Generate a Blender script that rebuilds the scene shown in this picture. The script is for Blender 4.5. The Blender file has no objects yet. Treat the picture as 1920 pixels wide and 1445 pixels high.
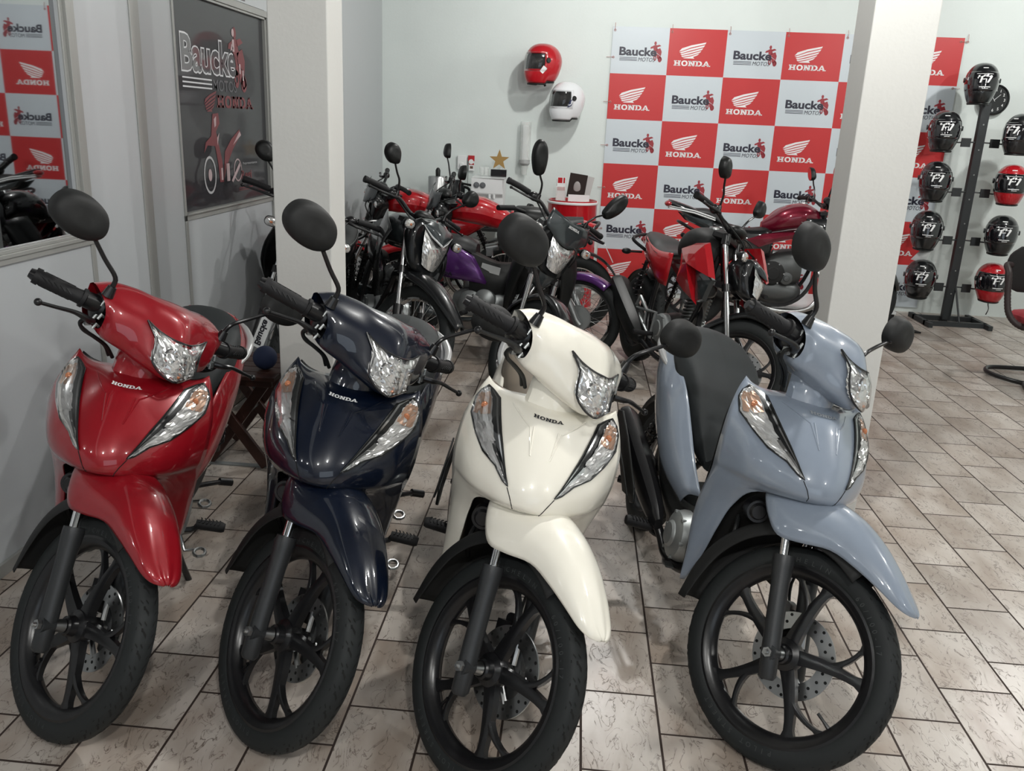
import bpy, math, random
from mathutils import Vector, Matrix
from mathutils.bvhtree import BVHTree
random.seed(7)
PI = math.pi
SC = bpy.context.scene
COL = SC.collection
# ---------------------------------------------------------------- camera, world, lights, exposure
CAM_H = 1.503
cam = bpy.data.cameras.new('camera'); camo = bpy.data.objects.new('camera', cam); COL.objects.link(camo)
cam.sensor_fit = 'HORIZONTAL'; cam.sensor_width = 36.0; cam.lens = 1614.33 / 1920 * 36.0
cam.clip_start = 0.05; cam.clip_end = 60
RX = Vector((0.99611443, 0.07767032, 0.04151345)); UP = Vector((-0.06224532, 0.28744657, 0.95577193)); FW = Vector((-0.06230222, 0.95464223, -0.29116429))
camo.matrix_world = Matrix(((RX.x, UP.x, -FW.x, 0), (RX.y, UP.y, -FW.y, 0), (RX.z, UP.z, -FW.z, CAM_H), (0, 0, 0, 1)))
SC.camera = camo
w = bpy.data.worlds.new('world'); SC.world = w; w.use_nodes = True
w.node_tree.nodes['Background'].inputs[0].default_value = (0.72, 0.80, 0.88, 1)
w.node_tree.nodes['Background'].inputs[1].default_value = 0.12
SC.view_settings.view_transform = 'Standard'; SC.view_settings.look = 'None'; SC.view_settings.gamma = 1
SC.view_settings.use_curve_mapping = False; SC.view_settings.exposure = 0.40
CEIL = 3.1
def lamp(x, y, e, r=0.055, z=CEIL - 0.12, c=(1, 0.985, 0.95)):
    l = bpy.data.lights.new('ceiling_bulb', 'POINT'); l.energy = e; l.shadow_soft_size = r; l.color = c
    o = bpy.data.objects.new('ceiling_bulb', l); o.location = (x, y, z); COL.objects.link(o)
for x, y, e in ((0.35, 6.1, 76), (3.7, 6.1, 76), (0.75, 2.7, 80), (3.7, 2.6, 92), (0.55, -0.7, 98), (-0.75, -1.3, 62), (3.7, -0.8, 84)):
    lamp(x, y, e)
# daylight through the shop front behind the camera
al = bpy.data.lights.new('shopfront_daylight', 'AREA'); al.shape = 'RECTANGLE'; al.size = 3.6; al.size_y = 1.9; al.energy = 22; al.color = (0.80, 0.90, 1.0)
ao = bpy.data.objects.new('shopfront_daylight', al); ao.location = (1.6, -3.3, 1.35); ao.rotation_euler = (PI / 2, 0, 0); COL.objects.link(ao)

# ---------------------------------------------------------------- materials
MATS = {}
def mat(name, col=(0.5, 0.5, 0.5), rough=0.5, metal=0.0, coat=0.0, spec=0.5, emit=None, coat_r=0.03, bump=None, trans=0.0, alpha=1.0, sheen=0.0):
    if name in MATS: return MATS[name]
    m = bpy.data.materials.new(name); m.use_nodes = True; nt = m.node_tree; b = nt.nodes['Principled BSDF']
    b.inputs['Base Color'].default_value = (*col, 1); b.inputs['Roughness'].default_value = rough; b.inputs['Metallic'].default_value = metal
    b.inputs['Coat Weight'].default_value = coat; b.inputs['Coat Roughness'].default_value = coat_r; b.inputs['Specular IOR Level'].default_value = spec
    b.inputs['Transmission Weight'].default_value = trans; b.inputs['Alpha'].default_value = alpha
    if emit: b.inputs['Emission Color'].default_value = (*emit[0], 1); b.inputs['Emission Strength'].default_value = emit[1]
    if bump:   # (kind, scale, strength)
        tc = nt.nodes.new('ShaderNodeTexCoord'); bp = nt.nodes.new('ShaderNodeBump')
        if bump[0] == 'noise':
            t = nt.nodes.new('ShaderNodeTexNoise'); t.inputs['Scale'].default_value = bump[1]; t.inputs['Detail'].default_value = 3; outp = t.outputs[0]
        else:
            t = nt.nodes.new('ShaderNodeTexVoronoi'); t.inputs['Scale'].default_value = bump[1]; outp = t.outputs[0]
        nt.links.new(tc.outputs['Object'], t.inputs['Vector']); nt.links.new(outp, bp.inputs['Height'])
        bp.inputs['Strength'].default_value = bump[2]; bp.inputs['Distance'].default_value = bump[3] if len(bump) > 3 else 0.01
        nt.links.new(bp.outputs[0], b.inputs['Normal'])
    MATS[name] = m; return m
def paint(name, col, metal=0.0, rough=0.35, flake=0.0):
    return mat(name, col, rough, metal, coat=1.0, coat_r=0.015, spec=0.25, bump=('noise', 900, flake, 0.001) if flake else None)
RED = paint('red_paint', (0.25, 0.004, 0.010), 0.1); NAVY = paint('navy_paint', (0.0015, 0.0045, 0.014), 0.0); CREAM = paint('cream_paint', (0.86, 0.83, 0.735)); GREY = paint('blue_grey_paint', (0.225, 0.265, 0.325))
REDC = paint('clear_red_paint', (0.42, 0.006, 0.012)); WINE = paint('wine_red_paint', (0.16, 0.004, 0.02), 0.4); PURP = paint('purple_paint', (0.09, 0.022, 0.15), 0.3); BLKP = paint('gloss_black_paint', (0.006, 0.007, 0.008))
GUN = paint('dark_grey_paint', (0.03, 0.037, 0.04), 0.2); SILP = mat('silver_paint', (0.55, 0.56, 0.56), 0.35, 0.6)
PLAS = mat('black_plastic', (0.008, 0.009, 0.009), 0.42, spec=0.35, bump=('noise', 700, 0.15, 0.001)); PLASM = mat('matt_black_plastic', (0.014, 0.0145, 0.0145), 0.6, spec=0.3); BLK = mat('satin_black_metal', (0.008, 0.008, 0.009), 0.28); HOLE = mat('dark_interior', (0.003, 0.003, 0.003), 0.8)
FORK = mat('charcoal_fork_metal', (0.030, 0.032, 0.034), 0.42, 0.3); SEAT = mat('grey_vinyl', (0.022, 0.0255, 0.027), 0.6, spec=0.3, bump=('noise', 1200, 0.2, 0.001)); SEATB = mat('black_vinyl', (0.012, 0.013, 0.014), 0.5)
RUB = mat('tyre_rubber', (0.015, 0.0175, 0.018), 0.62, spec=0.3); RUBG = mat('tyre_groove', (0.003, 0.003, 0.003), 0.9); RUBL = mat('tyre_lettering', (0.035, 0.038, 0.039), 0.7); GRIPM = mat('grip_rubber', (0.010, 0.010, 0.011), 0.6, spec=0.3); AMBF = mat('amber_tinted_reflector', (0.56, 0.37, 0.27), 0.25, 0.5)
CHR = mat('chrome', (0.82, 0.83, 0.84), 0.08, 1.0); STEEL = mat('brushed_steel', (0.46, 0.47, 0.47), 0.32, 1.0); ALU = mat('cast_aluminium', (0.34, 0.36, 0.36), 0.45, 0.75); ALUD = mat('dark_aluminium', (0.10, 0.105, 0.105), 0.45, 0.7)
REFL = mat('reflector', (0.80, 0.80, 0.79), 0.16, 0.75); REFL2 = mat('faceted_reflector', (0.70, 0.70, 0.69), 0.22, 0.6)
AMB = mat('amber_lens', (0.50, 0.19, 0.09), 0.2, 0.2, bump=('vor', 160, 0.6, 0.004)); TAIL = mat('red_lens', (0.30, 0.01, 0.012), 0.12, 0.0, 1.0)
MIRG = mat('mirror_glass', (0.85, 0.87, 0.87), 0.02, 1.0)
WHITE = mat('white_print', (0.80, 0.81, 0.81), 0.5); BLACKP = mat('black_print', (0.012, 0.012, 0.018), 0.5); TWH = mat('white_plastic', (0.74, 0.76, 0.76), 0.35)
def clear(name, fac, tint=(1, 1, 1), rough=0.02, k=0.45):
    m = bpy.data.materials.new(name); m.use_nodes = True; nt = m.node_tree; nt.nodes.clear()
    o = nt.nodes.new('ShaderNodeOutputMaterial'); mx = nt.nodes.new('ShaderNodeMixShader'); t = nt.nodes.new('ShaderNodeBsdfTransparent'); g = nt.nodes.new('ShaderNodeBsdfGlossy')
    lw = nt.nodes.new('ShaderNodeFresnel'); lw.inputs['IOR'].default_value = 1.5; ma = nt.nodes.new('ShaderNodeMath'); ma.operation = 'ADD'; ma.inputs[1].default_value = fac
    t.inputs[0].default_value = (*tint, 1); g.inputs['Roughness'].default_value = rough
    mk = nt.nodes.new('ShaderNodeMath'); mk.operation = 'MULTIPLY'; mk.inputs[1].default_value = k; nt.links.new(lw.outputs[0], mk.inputs[0]); nt.links.new(mk.outputs[0], ma.inputs[0]); nt.links.new(ma.outputs[0], mx.inputs[0]); nt.links.new(t.outputs[0], mx.inputs[1]); nt.links.new(g.outputs[0], mx.inputs[2]); nt.links.new(mx.outputs[0], o.inputs[0])
    return m
LENS = clear('clear_lens', 0.01); FROST = mat('frosted_clear_plastic', (.80, .83, .81), 0.2, alpha=0.3)

# ---------------------------------------------------------------- mesh helpers
def cr(p, t):
    "catmull-rom through the list of vectors p at t in 0..len-1"
    n = len(p) - 1; i = min(int(t), n - 1); u = t - i
    a = p[i - 1] if i > 0 else p[0] * 2 - p[1]; b = p[i]; c = p[i + 1]; d = p[i + 2] if i + 2 <= n else p[n] * 2 - p[n - 1]
    return 0.5 * ((2 * b) + (c - a) * u + (2 * a - 5 * b + 4 * c - d) * u * u + (3 * b - 3 * c + d - a) * u ** 3)
class MB:
    def __init__(s, xf=None): s.v = []; s.f = []; s.m = []; s.mi = 0; s.xf = xf
    def add(s, vs, fs, mi=None):
        o = len(s.v); s.v += [Vector(p) for p in vs]; s.f += [tuple(i + o for i in q) for q in fs]; s.m += [s.mi if mi is None else mi] * len(fs); return s
    def box(s, c, d, R=None, mi=None):
        P = [Vector((x * d[0] / 2, y * d[1] / 2, z * d[2] / 2)) for x in (-1, 1) for y in (-1, 1) for z in (-1, 1)]
        if R is not None: P = [R @ p for p in P]
        return s.add([p + Vector(c) for p in P], [(0, 1, 3, 2), (4, 6, 7, 5), (0, 4, 5, 1), (2, 3, 7, 6), (0, 2, 6, 4), (1, 5, 7, 3)], mi)
    def tube(s, path, r, n=10, mi=None, closed=False, smooth=0, flat=1.0):
        P = [Vector(p) for p in path]
        if smooth:
            K = (len(P) - 1) * smooth; rr = r if isinstance(r, (list, tuple)) else None
            Q = [cr(P, i / smooth) for i in range(K + 1)]
            if rr: r = [rr[min(int(i / smooth), len(rr) - 2)] * (1 - (i / smooth - min(int(i / smooth), len(rr) - 2))) + rr[min(int(i / smooth), len(rr) - 2) + 1] * (i / smooth - min(int(i / smooth), len(rr) - 2)) for i in range(K + 1)]
            P = Q
        k = len(P); R = r if isinstance(r, (list, tuple)) else [r] * k
        vs = []; T = []
        for i in range(k):
            if closed: t = P[(i + 1) % k] - P[i - 1]
            else: t = P[min(i + 1, k - 1)] - P[max(i - 1, 0)]
            T.append(t.normalized() if t.length > 1e-9 else Vector((0, 0, 1)))
        u = T[0].orthogonal().normalized()
        for i in range(k):
            u = (u - T[i] * u.dot(T[i])).normalized(); w_ = T[i].cross(u)
            for j in range(n): a = 2 * PI * j / n; vs.append(P[i] + (u * math.cos(a) + w_ * math.sin(a) * flat) * R[i])
        fs = []
        for i in range(k if closed else k - 1):
            for j in range(n): a = i * n + j; b = i * n + (j + 1) % n; c = ((i + 1) % k) * n; fs.append((a, b, c + (j + 1) % n, c + j))
        if not closed: fs.append(tuple(range(n - 1, -1, -1))); fs.append(tuple((k - 1) * n + j for j in range(n)))
        return s.add(vs, fs, mi)
    def lathe(s, prof, c, ax, n=32, mi=None, arc=2 * PI, a0=0, u=None):
        "prof = (radius, height) pairs about axis ax through c"
        c = Vector(c); ax = Vector(ax).normalized(); u = Vector(u) if u else ax.orthogonal().normalized(); w_ = ax.cross(u)
        full = abs(arc - 2 * PI) < 1e-6; N = n if full else n + 1; k = len(prof); vs = []
        for j in range(N):
            a = a0 + arc * j / n; d = u * math.cos(a) + w_ * math.sin(a)
            for r, h in prof: vs.append(c + d * r + ax * h)
        fs = [(j * k + i, ((j + 1) % N) * k + i, ((j + 1) % N) * k + i + 1, j * k + i + 1) for j in range(n) for i in range(k - 1)]
        return s.add(vs, fs, mi)
    def cyl(s, a, b, r, r2=None, n=16, mi=None):
        a = Vector(a); b = Vector(b); h = (b - a).length; r2 = r if r2 is None else r2
        return s.lathe([(0, 0), (r, 0), (r, 0), (r2, h), (r2, h), (0, h)], a, b - a, n, mi)
    def ball(s, c, r, nu=20, nv=12, mi=None, e=1.0):
        r = (r, r, r) if not isinstance(r, (tuple, list)) else r; vs = []; sg = lambda x: math.copysign(abs(x) ** e, x)
        for i in range(nv + 1):
            b = PI * i / nv - PI / 2
            for j in range(nu):
                a = 2 * PI * j / nu; vs.append((c[0] + r[0] * sg(math.cos(b)) * sg(math.cos(a)), c[1] + r[1] * sg(math.cos(b)) * sg(math.sin(a)), c[2] + r[2] * sg(math.sin(b))))
        return s.add(vs, [(i * nu + j, i * nu + (j + 1) % nu, (i + 1) * nu + (j + 1) % nu, (i + 1) * nu + j) for i in range(nv) for j in range(nu)], mi)
    def surf(s, rows, su=4, sv=4, mi=None, mirror=False, closed=False):
        "smooth patch through a grid of points; mirror adds the other half (y -> -y)"
        G = [[Vector(p) for p in r] for r in rows]
        if mirror: G = [[Vector((p.x, -p.y, p.z)) for p in reversed(r[1:])] + r for r in G]
        if closed: G = [r + [r[0]] for r in G]
        nc = len(G[0]) - 1; R1 = [[cr(r, j / sv) for j in range(nc * sv + 1)] for r in G]; nr = len(G) - 1
        R2 = [[cr([R1[a][j] for a in range(nr + 1)], i / su) for j in range(nc * sv + 1)] for i in range(nr * su + 1)]
        W = nc * sv + 1; H = nr * su + 1
        return s.add([p for r in R2 for p in r], [(i * W + j, i * W + j + 1, (i + 1) * W + j + 1, (i + 1) * W + j) for i in range(H - 1) for j in range(W - 1)], mi)
    def loft(s, secs, su=3, sv=2, mi=None, caps=True):
        "closed sections (lists of points) skinned into a smooth body"
        o = len(s.v); s.surf(secs, su, sv, mi, closed=True)
        if caps:
            W = len(secs[0]) * sv + 1; H = (len(secs) - 1) * su + 1
            s.f.append(tuple(o + j for j in range(W - 1))); s.f.append(tuple(o + (H - 1) * W + j for j in range(W - 2, -1, -1))); s.m += [s.mi if mi is None else mi] * 2
        return s
    def prism(s, poly, fn, t, mi=None):
        "2D outline mapped by fn(x, y, h) into space, thickness t"
        n = len(poly); vs = [fn(x, y, 0) for x, y in poly] + [fn(x, y, t) for x, y in poly]
        return s.add(vs, [tuple(range(n - 1, -1, -1)), tuple(range(n, 2 * n))] + [(i, (i + 1) % n, n + (i + 1) % n, n + i) for i in range(n)], mi)
    def merge(s, o, fn=None, mi=None):
        return s.add([fn(p) if fn else p for p in o.v], o.f, mi)
    def build(s, name, mats, parent=None, thick=0, sharp=35, loc=None, bevel=0, flat=False):
        me = bpy.data.meshes.new(name); V = [s.xf @ p for p in s.v] if s.xf is not None else s.v
        if loc: V = [p - Vector(loc) for p in V]
        me.from_pydata([tuple(p) for p in V], [], s.f); mats = mats if isinstance(mats, (list, tuple)) else [mats]
        for m in mats: me.materials.append(m)
        me.polygons.foreach_set('material_index', s.m); me.polygons.foreach_set('use_smooth', [not flat] * len(s.f)); me.update()
        if not flat: me.set_sharp_from_angle(angle=math.radians(sharp))
        o = bpy.data.objects.new(name, me); COL.objects.link(o)
        if parent: o.parent = parent
        if loc: o.location = loc
        if thick: md = o.modifiers.new('thickness', 'SOLIDIFY'); md.thickness = thick; md.offset = -1
        if bevel: md = o.modifiers.new('bevel', 'BEVEL'); md.width = bevel; md.segments = 2; md.limit_method = 'ANGLE'
        return o
def thing(name, label, cat, loc=(0, 0, 0), R=None, group=None):
    o = bpy.data.objects.new(name, None); COL.objects.link(o); o.empty_display_size = 0.1
    o.matrix_world = Matrix.Translation(loc) @ (R.to_4x4() if R is not None else Matrix()); return tag(o, label, cat, group)
def tag(o, label, cat, group=None):
    o['label'] = label; o['category'] = cat
    if group: o['group'] = group
    return o
def struct(o): o['kind'] = 'structure'; return o
Rz = lambda a: Matrix.Rotation(a, 3, 'Z'); Rx = lambda a: Matrix.Rotation(a, 3, 'X'); Ry = lambda a: Matrix.Rotation(a, 3, 'Y')

# ---------------------------------------------------------------- lettering and emblems (flat geometry in x, y)
_tc = {}
def text(st, size=1.0, bold=0.0, shear=0.0):
    k = (st, bold, shear)
    if k not in _tc:
        c = bpy.data.curves.new('t', 'FONT'); c.body = st; c.size = 1; c.offset = bold; c.shear = shear; c.fill_mode = 'BOTH'; c.resolution_u = 3
        o = bpy.data.objects.new('t', c); COL.objects.link(o); dg = bpy.context.evaluated_depsgraph_get(); dg.update()
        me = bpy.data.meshes.new_from_object(o.evaluated_get(dg)); vs = [v.co.copy() for v in me.vertices]; fs = [tuple(p.vertices) for p in me.polygons]
        bpy.data.objects.remove(o); bpy.data.curves.remove(c); bpy.data.meshes.remove(me); _tc[k] = (vs, fs)
    vs, fs = _tc[k]; b = MB(); b.add([v * size for v in vs], fs); return b
def bbox(b): xs = [p.x for p in b.v]; ys = [p.y for p in b.v]; return min(xs), max(xs), min(ys), max(ys)
def fitb(b, x0, y0, wd, hg):
    a, c, d, e = bbox(b); 
    for p in b.v: p.x = x0 + (p.x - a) / (c - a) * wd; p.y = y0 + (p.y - d) / (e - d) * hg
    return b
def quad(b, x0, y0, x1, y1): b.add([(x0, y0, 0), (x1, y0, 0), (x1, y1, 0), (x0, y1, 0)], [(0, 1, 2, 3)])
def poly(b, pts): b.add([(x, y, 0) for x, y in pts], [tuple(range(len(pts)))])
def ring(b, cx, cy, ro, ri, a0=0, a1=2 * PI, n=20, e=1.0):
    vs = []; sg = lambda v: math.copysign(abs(v) ** e, v)
    for i in range(n + 1):
        a = a0 + (a1 - a0) * i / n; c, s_ = sg(math.cos(a)), sg(math.sin(a)); vs += [(cx + c * ro[0], cy + s_ * ro[1], 0), (cx + c * ri[0], cy + s_ * ri[1], 0)]
    b.add(vs, [(2 * i, 2 * i + 2, 2 * i + 3, 2 * i + 1) for i in range(n)])
def honda():
    b = MB(); st = 0.3; sf = 0.2
    def stem(x, top=True, bot=True):
        quad(b, x, 0, x + st, 1)
        if bot: quad(b, x - .12, 0, x + st + .12, sf)
        if top: quad(b, x - .12, 1 - sf, x + st + .12, 1)
    stem(.12); stem(.82); quad(b, .4, .4, .84, .6)                                  # H
    ring(b, 1.95, .5, (.58, .52), (.28, .3), e=.85)                                   # O
    stem(2.75, bot=True); stem(3.5, bot=False); poly(b, [(2.75, 1), (3.1, 1), (3.8, 0), (3.45, 0)])   # N
    stem(4.1); ring(b, 4.45, .5, (.72, .5), (.4, .3), -PI / 2, PI / 2, 10, .85); quad(b, 4.3, 0, 4.5, .2); quad(b, 4.3, .8, 4.5, 1)   # D
    poly(b, [(5.3, 0), (5.58, 0), (6.02, 1), (5.8, 1)]); poly(b, [(5.8, 1), (6.05, 1), (6.55, 0), (6.2, 0)]); quad(b, 5.5, .22, 6.3, .38); quad(b, 5.15, 0, 5.7, .18); quad(b, 6.1, 0, 6.7, .18)   # A
    return fitb(b, 0, 0, 1, .17)
def wing():
    b = MB()
    for f in ([(0, .40), (.10, .60), (.45, .80), (1, 1), (.97, .89), (.45, .67), (.12, .45)], [(.01, .34), (.13, .41), (.45, .61), (.96, .83), (.92, .71), (.45, .49), (.10, .30)], [(.05, .25), (.12, .27), (.45, .43), (.90, .65), (.86, .54), (.45, .33), (.12, .18)], [(.09, .14), (.14, .15), (.45, .27), (.84, .48), (.80, .38), (.45, .18), (.14, .07)], [(.16, .02), (.45, .13), (.78, .33), (.70, .20), (.55, .10), (.60, 0), (.22, 0)]): poly(b, f)
    return b
def rider():
    b = MB()
    ring(b, .42, .9, (.09, .09), (.0, .0), n=12); poly(b, [(.3, .8), (.5, .82), (.62, .62), (.5, .5), (.3, .6)]); poly(b, [(.3, .78), (.1, .72), (.06, .64), (.16, .64), (.32, .68)]); poly(b, [(.5, .8), (.72, .84), (.86, .78), (.7, .74), (.54, .7)])
    poly(b, [(.5, .6), (.8, .68), (.92, .5), (.88, .3), (.7, .38), (.55, .45)]); poly(b, [(.3, .58), (.5, .5), (.6, .34), (.46, .22), (.34, .4)]); poly(b, [(.55, .42), (.85, .3), (.98, .12), (.8, .04), (.6, .2)]); ring(b, .82, .14, (.15, .14), (.07, .06), n=12); ring(b, .45, .2, (.12, .14), (.05, .06), n=12)
    return b
def fac(b, amp):
    rnd = random.Random(3)
    for p in b.v: p += Vector((rnd.uniform(-amp, amp), rnd.uniform(-amp, amp) * .6, rnd.uniform(-amp, amp) * .6))
def put(dst, src, fn, mi): dst.merge(src, fn, mi)
# ---------------------------------------------------------------- room materials
def tile_material():
    m = bpy.data.materials.new('floor_tiles'); m.use_nodes = True; nt = m.node_tree; L = nt.links.new; b = nt.nodes['Principled BSDF']
    N = lambda t, **k: nt.nodes.new(t)
    geo = N('ShaderNodeNewGeometry'); sep = N('ShaderNodeSeparateXYZ'); L(geo.outputs['Position'], sep.inputs[0])
    def mth(op, a, b_=None):
        n = N('ShaderNodeMath'); n.operation = op
        for i, v in enumerate((a, b_)):
            if v is None: continue
            if isinstance(v, (int, float)): n.inputs[i].default_value = v
            else: L(v, n.inputs[i])
        return n.outputs[0]
    TW, TL, X0 = .20542, .30996, 1.94326
    u = mth('ADD', sep.outputs[0], -X0 + 60 * TW)
    v = mth('ADD', mth('ADD', sep.outputs[1], mth('MULTIPLY', sep.outputs[0], .0072)), -.014 - .62 * TL + 40 * TL)
    cb = N('ShaderNodeCombineXYZ'); L(v, cb.inputs[0]); L(u, cb.inputs[1])
    br = N('ShaderNodeTexBrick'); L(cb.outputs[0], br.inputs['Vector']); br.offset = .5; br.offset_frequency = 2; br.squash = 1; br.inputs['Scale'].default_value = 1
    br.inputs['Brick Width'].default_value = TL; br.inputs['Row Height'].default_value = TW; br.inputs['Mortar Size'].default_value = .0034; br.inputs['Mortar Smooth'].default_value = .15; br.inputs['Bias'].default_value = 0
    br.inputs['Color1'].default_value = (0, 0, 0, 1); br.inputs['Color2'].default_value = (1, 1, 1, 1); br.inputs['Mortar'].default_value = (.5, .5, .5, 1)
    rnd = mth('MULTIPLY', br.outputs['Color'], 37.0)
    vc = N('ShaderNodeCombineXYZ'); L(mth('MULTIPLY', sep.outputs[0], 1.0), vc.inputs[0]); L(mth('MULTIPLY', sep.outputs[1], .45), vc.inputs[1]); L(rnd, vc.inputs[2])
    n1 = N('ShaderNodeTexNoise'); n1.inputs['Scale'].default_value = 24; n1.inputs['Detail'].default_value = 7; n1.inputs['Distortion'].default_value = 1.6; L(vc.outputs[0], n1.inputs['Vector'])
    vein = N('ShaderNodeValToRGB'); L(n1.outputs[0], vein.inputs[0]); e = vein.color_ramp.elements; e[0].position = .482; e[0].color = (1, 1, 1, 1); e[1].position = .5; e[1].color = (.0, .0, .0, 1); x = e.new(.520); x.color = (1, 1, 1, 1)
    n3 = N('ShaderNodeTexNoise'); n3.inputs['Scale'].default_value = 30; n3.inputs['Detail'].default_value = 2; L(vc.outputs[0], n3.inputs['Vector']); msk = N('ShaderNodeValToRGB'); L(n3.outputs[0], msk.inputs[0]); msk.color_ramp.elements[0].position = .40; msk.color_ramp.elements[1].position = .54
    vf = mth('MAXIMUM', vein.outputs[0], mth('SUBTRACT', 1.0, msk.outputs[0]))
    n2 = N('ShaderNodeTexNoise'); n2.inputs['Scale'].default_value = 6.5; n2.inputs['Detail'].default_value = 4; L(vc.outputs[0], n2.inputs['Vector'])
    c1 = N('ShaderNodeMix'); c1.data_type = 'RGBA'; cr_ = N('ShaderNodeValToRGB'); L(n2.outputs[0], cr_.inputs[0]); e = cr_.color_ramp.elements; e[0].position = .36; e[0].color = (.325, .268, .222, 1); e[1].position = .62; e[1].color = (.50, .455, .41, 1)
    L(vf, c1.inputs[0]); c1.inputs[6].default_value = (.12, .092, .072, 1); L(cr_.outputs[0], c1.inputs[7])
    hs = N('ShaderNodeHueSaturation'); L(c1.outputs[2], hs.inputs['Color']); L(mth('ADD', mth('MULTIPLY', br.outputs['Color'], .16), .92), hs.inputs['Value'])
    c2 = N('ShaderNodeMix'); c2.data_type = 'RGBA'; L(br.outputs['Fac'], c2.inputs[0]); L(hs.outputs[0], c2.inputs[6]); c2.inputs[7].default_value = (.030, .017, .012, 1); L(c2.outputs[2], b.inputs['Base Color'])
    L(mth('ADD', mth('MULTIPLY', br.outputs['Fac'], .5), .30), b.inputs['Roughness'])
    bp = N('ShaderNodeBump'); bp.inputs['Strength'].default_value = .5; bp.inputs['Distance'].default_value = .003
    L(mth('SUBTRACT', mth('ADD', mth('MULTIPLY', n1.outputs[0], .35), mth('MULTIPLY', vf, .08)), mth('MULTIPLY', br.outputs['Fac'], 1.0)), bp.inputs['Height']); L(bp.outputs[0], b.inputs['Normal'])
    return m
def plaster(name, col, rough=.75, s=.15):
    m = mat(name, col, rough, bump=('noise', 60, s, .004)); nt = m.node_tree; b = nt.nodes['Principled BSDF']
    t = nt.nodes.new('ShaderNodeTexNoise'); t.inputs['Scale'].default_value = 1.3; t.inputs['Detail'].default_value = 4; g = nt.nodes.new('ShaderNodeNewGeometry'); nt.links.new(g.outputs['Position'], t.inputs['Vector'])
    r = nt.nodes.new('ShaderNodeValToRGB'); nt.links.new(t.outputs[0], r.inputs[0]); r.color_ramp.elements[0].color = (*[c * .95 for c in col], 1); r.color_ramp.elements[1].color = (*col, 1); r.color_ramp.elements[0].position = .35; r.color_ramp.elements[1].position = .6; nt.links.new(r.outputs[0], b.inputs['Base Color'])
    return m
WALLM = plaster('white_wall', (.69, .75, .73)); PILM = plaster('white_pillar', (.60, .60, .575)); CEILM = plaster('grey_ceiling', (.16, .165, .165)); FRONTM = plaster('grey_front_wall', (.17, .17, .165))
PANEL = mat('partition_panel', (.42, .44, .455), .33, coat=.25, coat_r=.2); PROF = mat('partition_profile', (.33, .335, .32), .38, .25)
DARKG = mat('tinted_window_glass', (.40, .41, .42), .02, 1.0); POST = mat('dark_poster_print', (.020, .021, .025), .35, coat=.45, coat_r=.04, spec=.2)
YB, WY = 8.083, -.020315
def bw(x, off=0.0, z=0.0): return Vector((x - off * math.sin(-WY) * 1, YB + x * math.tan(WY) - off, z))
def xbox(b, x0, x1, y0, y1, z0, z1, mi=None): return b.box(((x0 + x1) / 2, (y0 + y1) / 2, (z0 + z1) / 2), (x1 - x0, y1 - y0, z1 - z0), mi=mi)
XR, YF = 7.0, -3.6; XL = -1.822
b = MB(); xbox(b, XL - .3, XR + .2, YF - .2, 8.4, -.12, 0); struct(b.build('floor', tile_material(), flat=True))
b = MB(); xbox(b, XL - .3, XR + .2, YF - .2, 8.4, CEIL, CEIL + .1); struct(b.build('ceiling', CEILM, flat=True))
b = MB(); b.add([bw(XL - .15, 0, 0), bw(XR + .1, 0, 0), bw(XR + .1, 0, CEIL), bw(XL - .15, 0, CEIL)] + [bw(XL - .15, -.15, 0), bw(XR + .1, -.15, 0), bw(XR + .1, -.15, CEIL), bw(XL - .15, -.15, CEIL)], [(0, 1, 2, 3), (5, 4, 7, 6), (0, 4, 5, 1), (3, 2, 6, 7), (0, 3, 7, 4), (1, 5, 6, 2)]); struct(b.build('wall_back', WALLM, flat=True))
b = MB(); xbox(b, XR, XR + .12, YF, 8.1, 0, CEIL); struct(b.build('wall_right', WALLM, flat=True))
# front wall behind the camera with the shop-front opening
b = MB(); xbox(b, XL - .1, -.3, YF - .12, YF, 0, CEIL); xbox(b, 3.5, XR, YF - .12, YF, 0, CEIL); xbox(b, -.3, 3.5, YF - .12, YF, 2.45, CEIL); struct(b.build('wall_front', FRONTM, flat=True))
# partition wall on the left: panels between glazed openings
b = MB()
T = .05
for y0, y1, z0, z1 in ((YF, 3.075, 0, 1.0), (YF, 3.075, 2.55, CEIL), (3.075, 3.975, 0, CEIL), (3.975, 5.12, 0, 1.0), (3.975, 5.12, 2.05, CEIL), (5.12, 8.15, 0, CEIL)): xbox(b, XL - T, XL, y0, y1, z0, z1)
struct(b.build('wall_left', PANEL, flat=True))
def strip(name, y0, y1, z0, z1, d=.012, m=PROF): b = MB(); xbox(b, XL - .002, XL + d, y0, y1, z0, z1); return struct(b.build(name, m, flat=True, bevel=.002))
strip('baseboard_left', YF, 7.9, 0, .045, .012)
for i, a in enumerate(((3.568, 3.643, .045, CEIL, .006), (3.132, 3.16, .045, 1.0, .006), (3.945, 3.972, .045, 1.0, .006), (5.125, 5.165, .045, 1.0, .012))): strip('trim_%d' % (i + 1), *a[:4], d=a[4])
b = MB()   # window_1 frame: sill, jamb
xbox(b, XL - .03, XL + .010, YF, 3.16, 1.0, 1.020); xbox(b, XL - .03, XL + .016, YF, 3.16, 1.020, 1.034); xbox(b, XL - .03, XL + .008, YF, 3.12, 1.034, 1.046)
xbox(b, XL - .03, XL + .010, 3.125, 3.162, 1.034, 2.6); xbox(b, XL - .03, XL + .018, 3.098, 3.125, 1.046, 2.6); xbox(b, XL - .03, XL + .006, 3.076, 3.098, 1.046, 2.6)
wf = struct(b.build('window_1', PROF, flat=True, bevel=.0015)); b = MB(); xbox(b, XL - .035, XL - .012, YF, 3.08, 1.04, 2.56); b.build('window_pane', DARKG, wf, flat=True)
b = MB()
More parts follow.
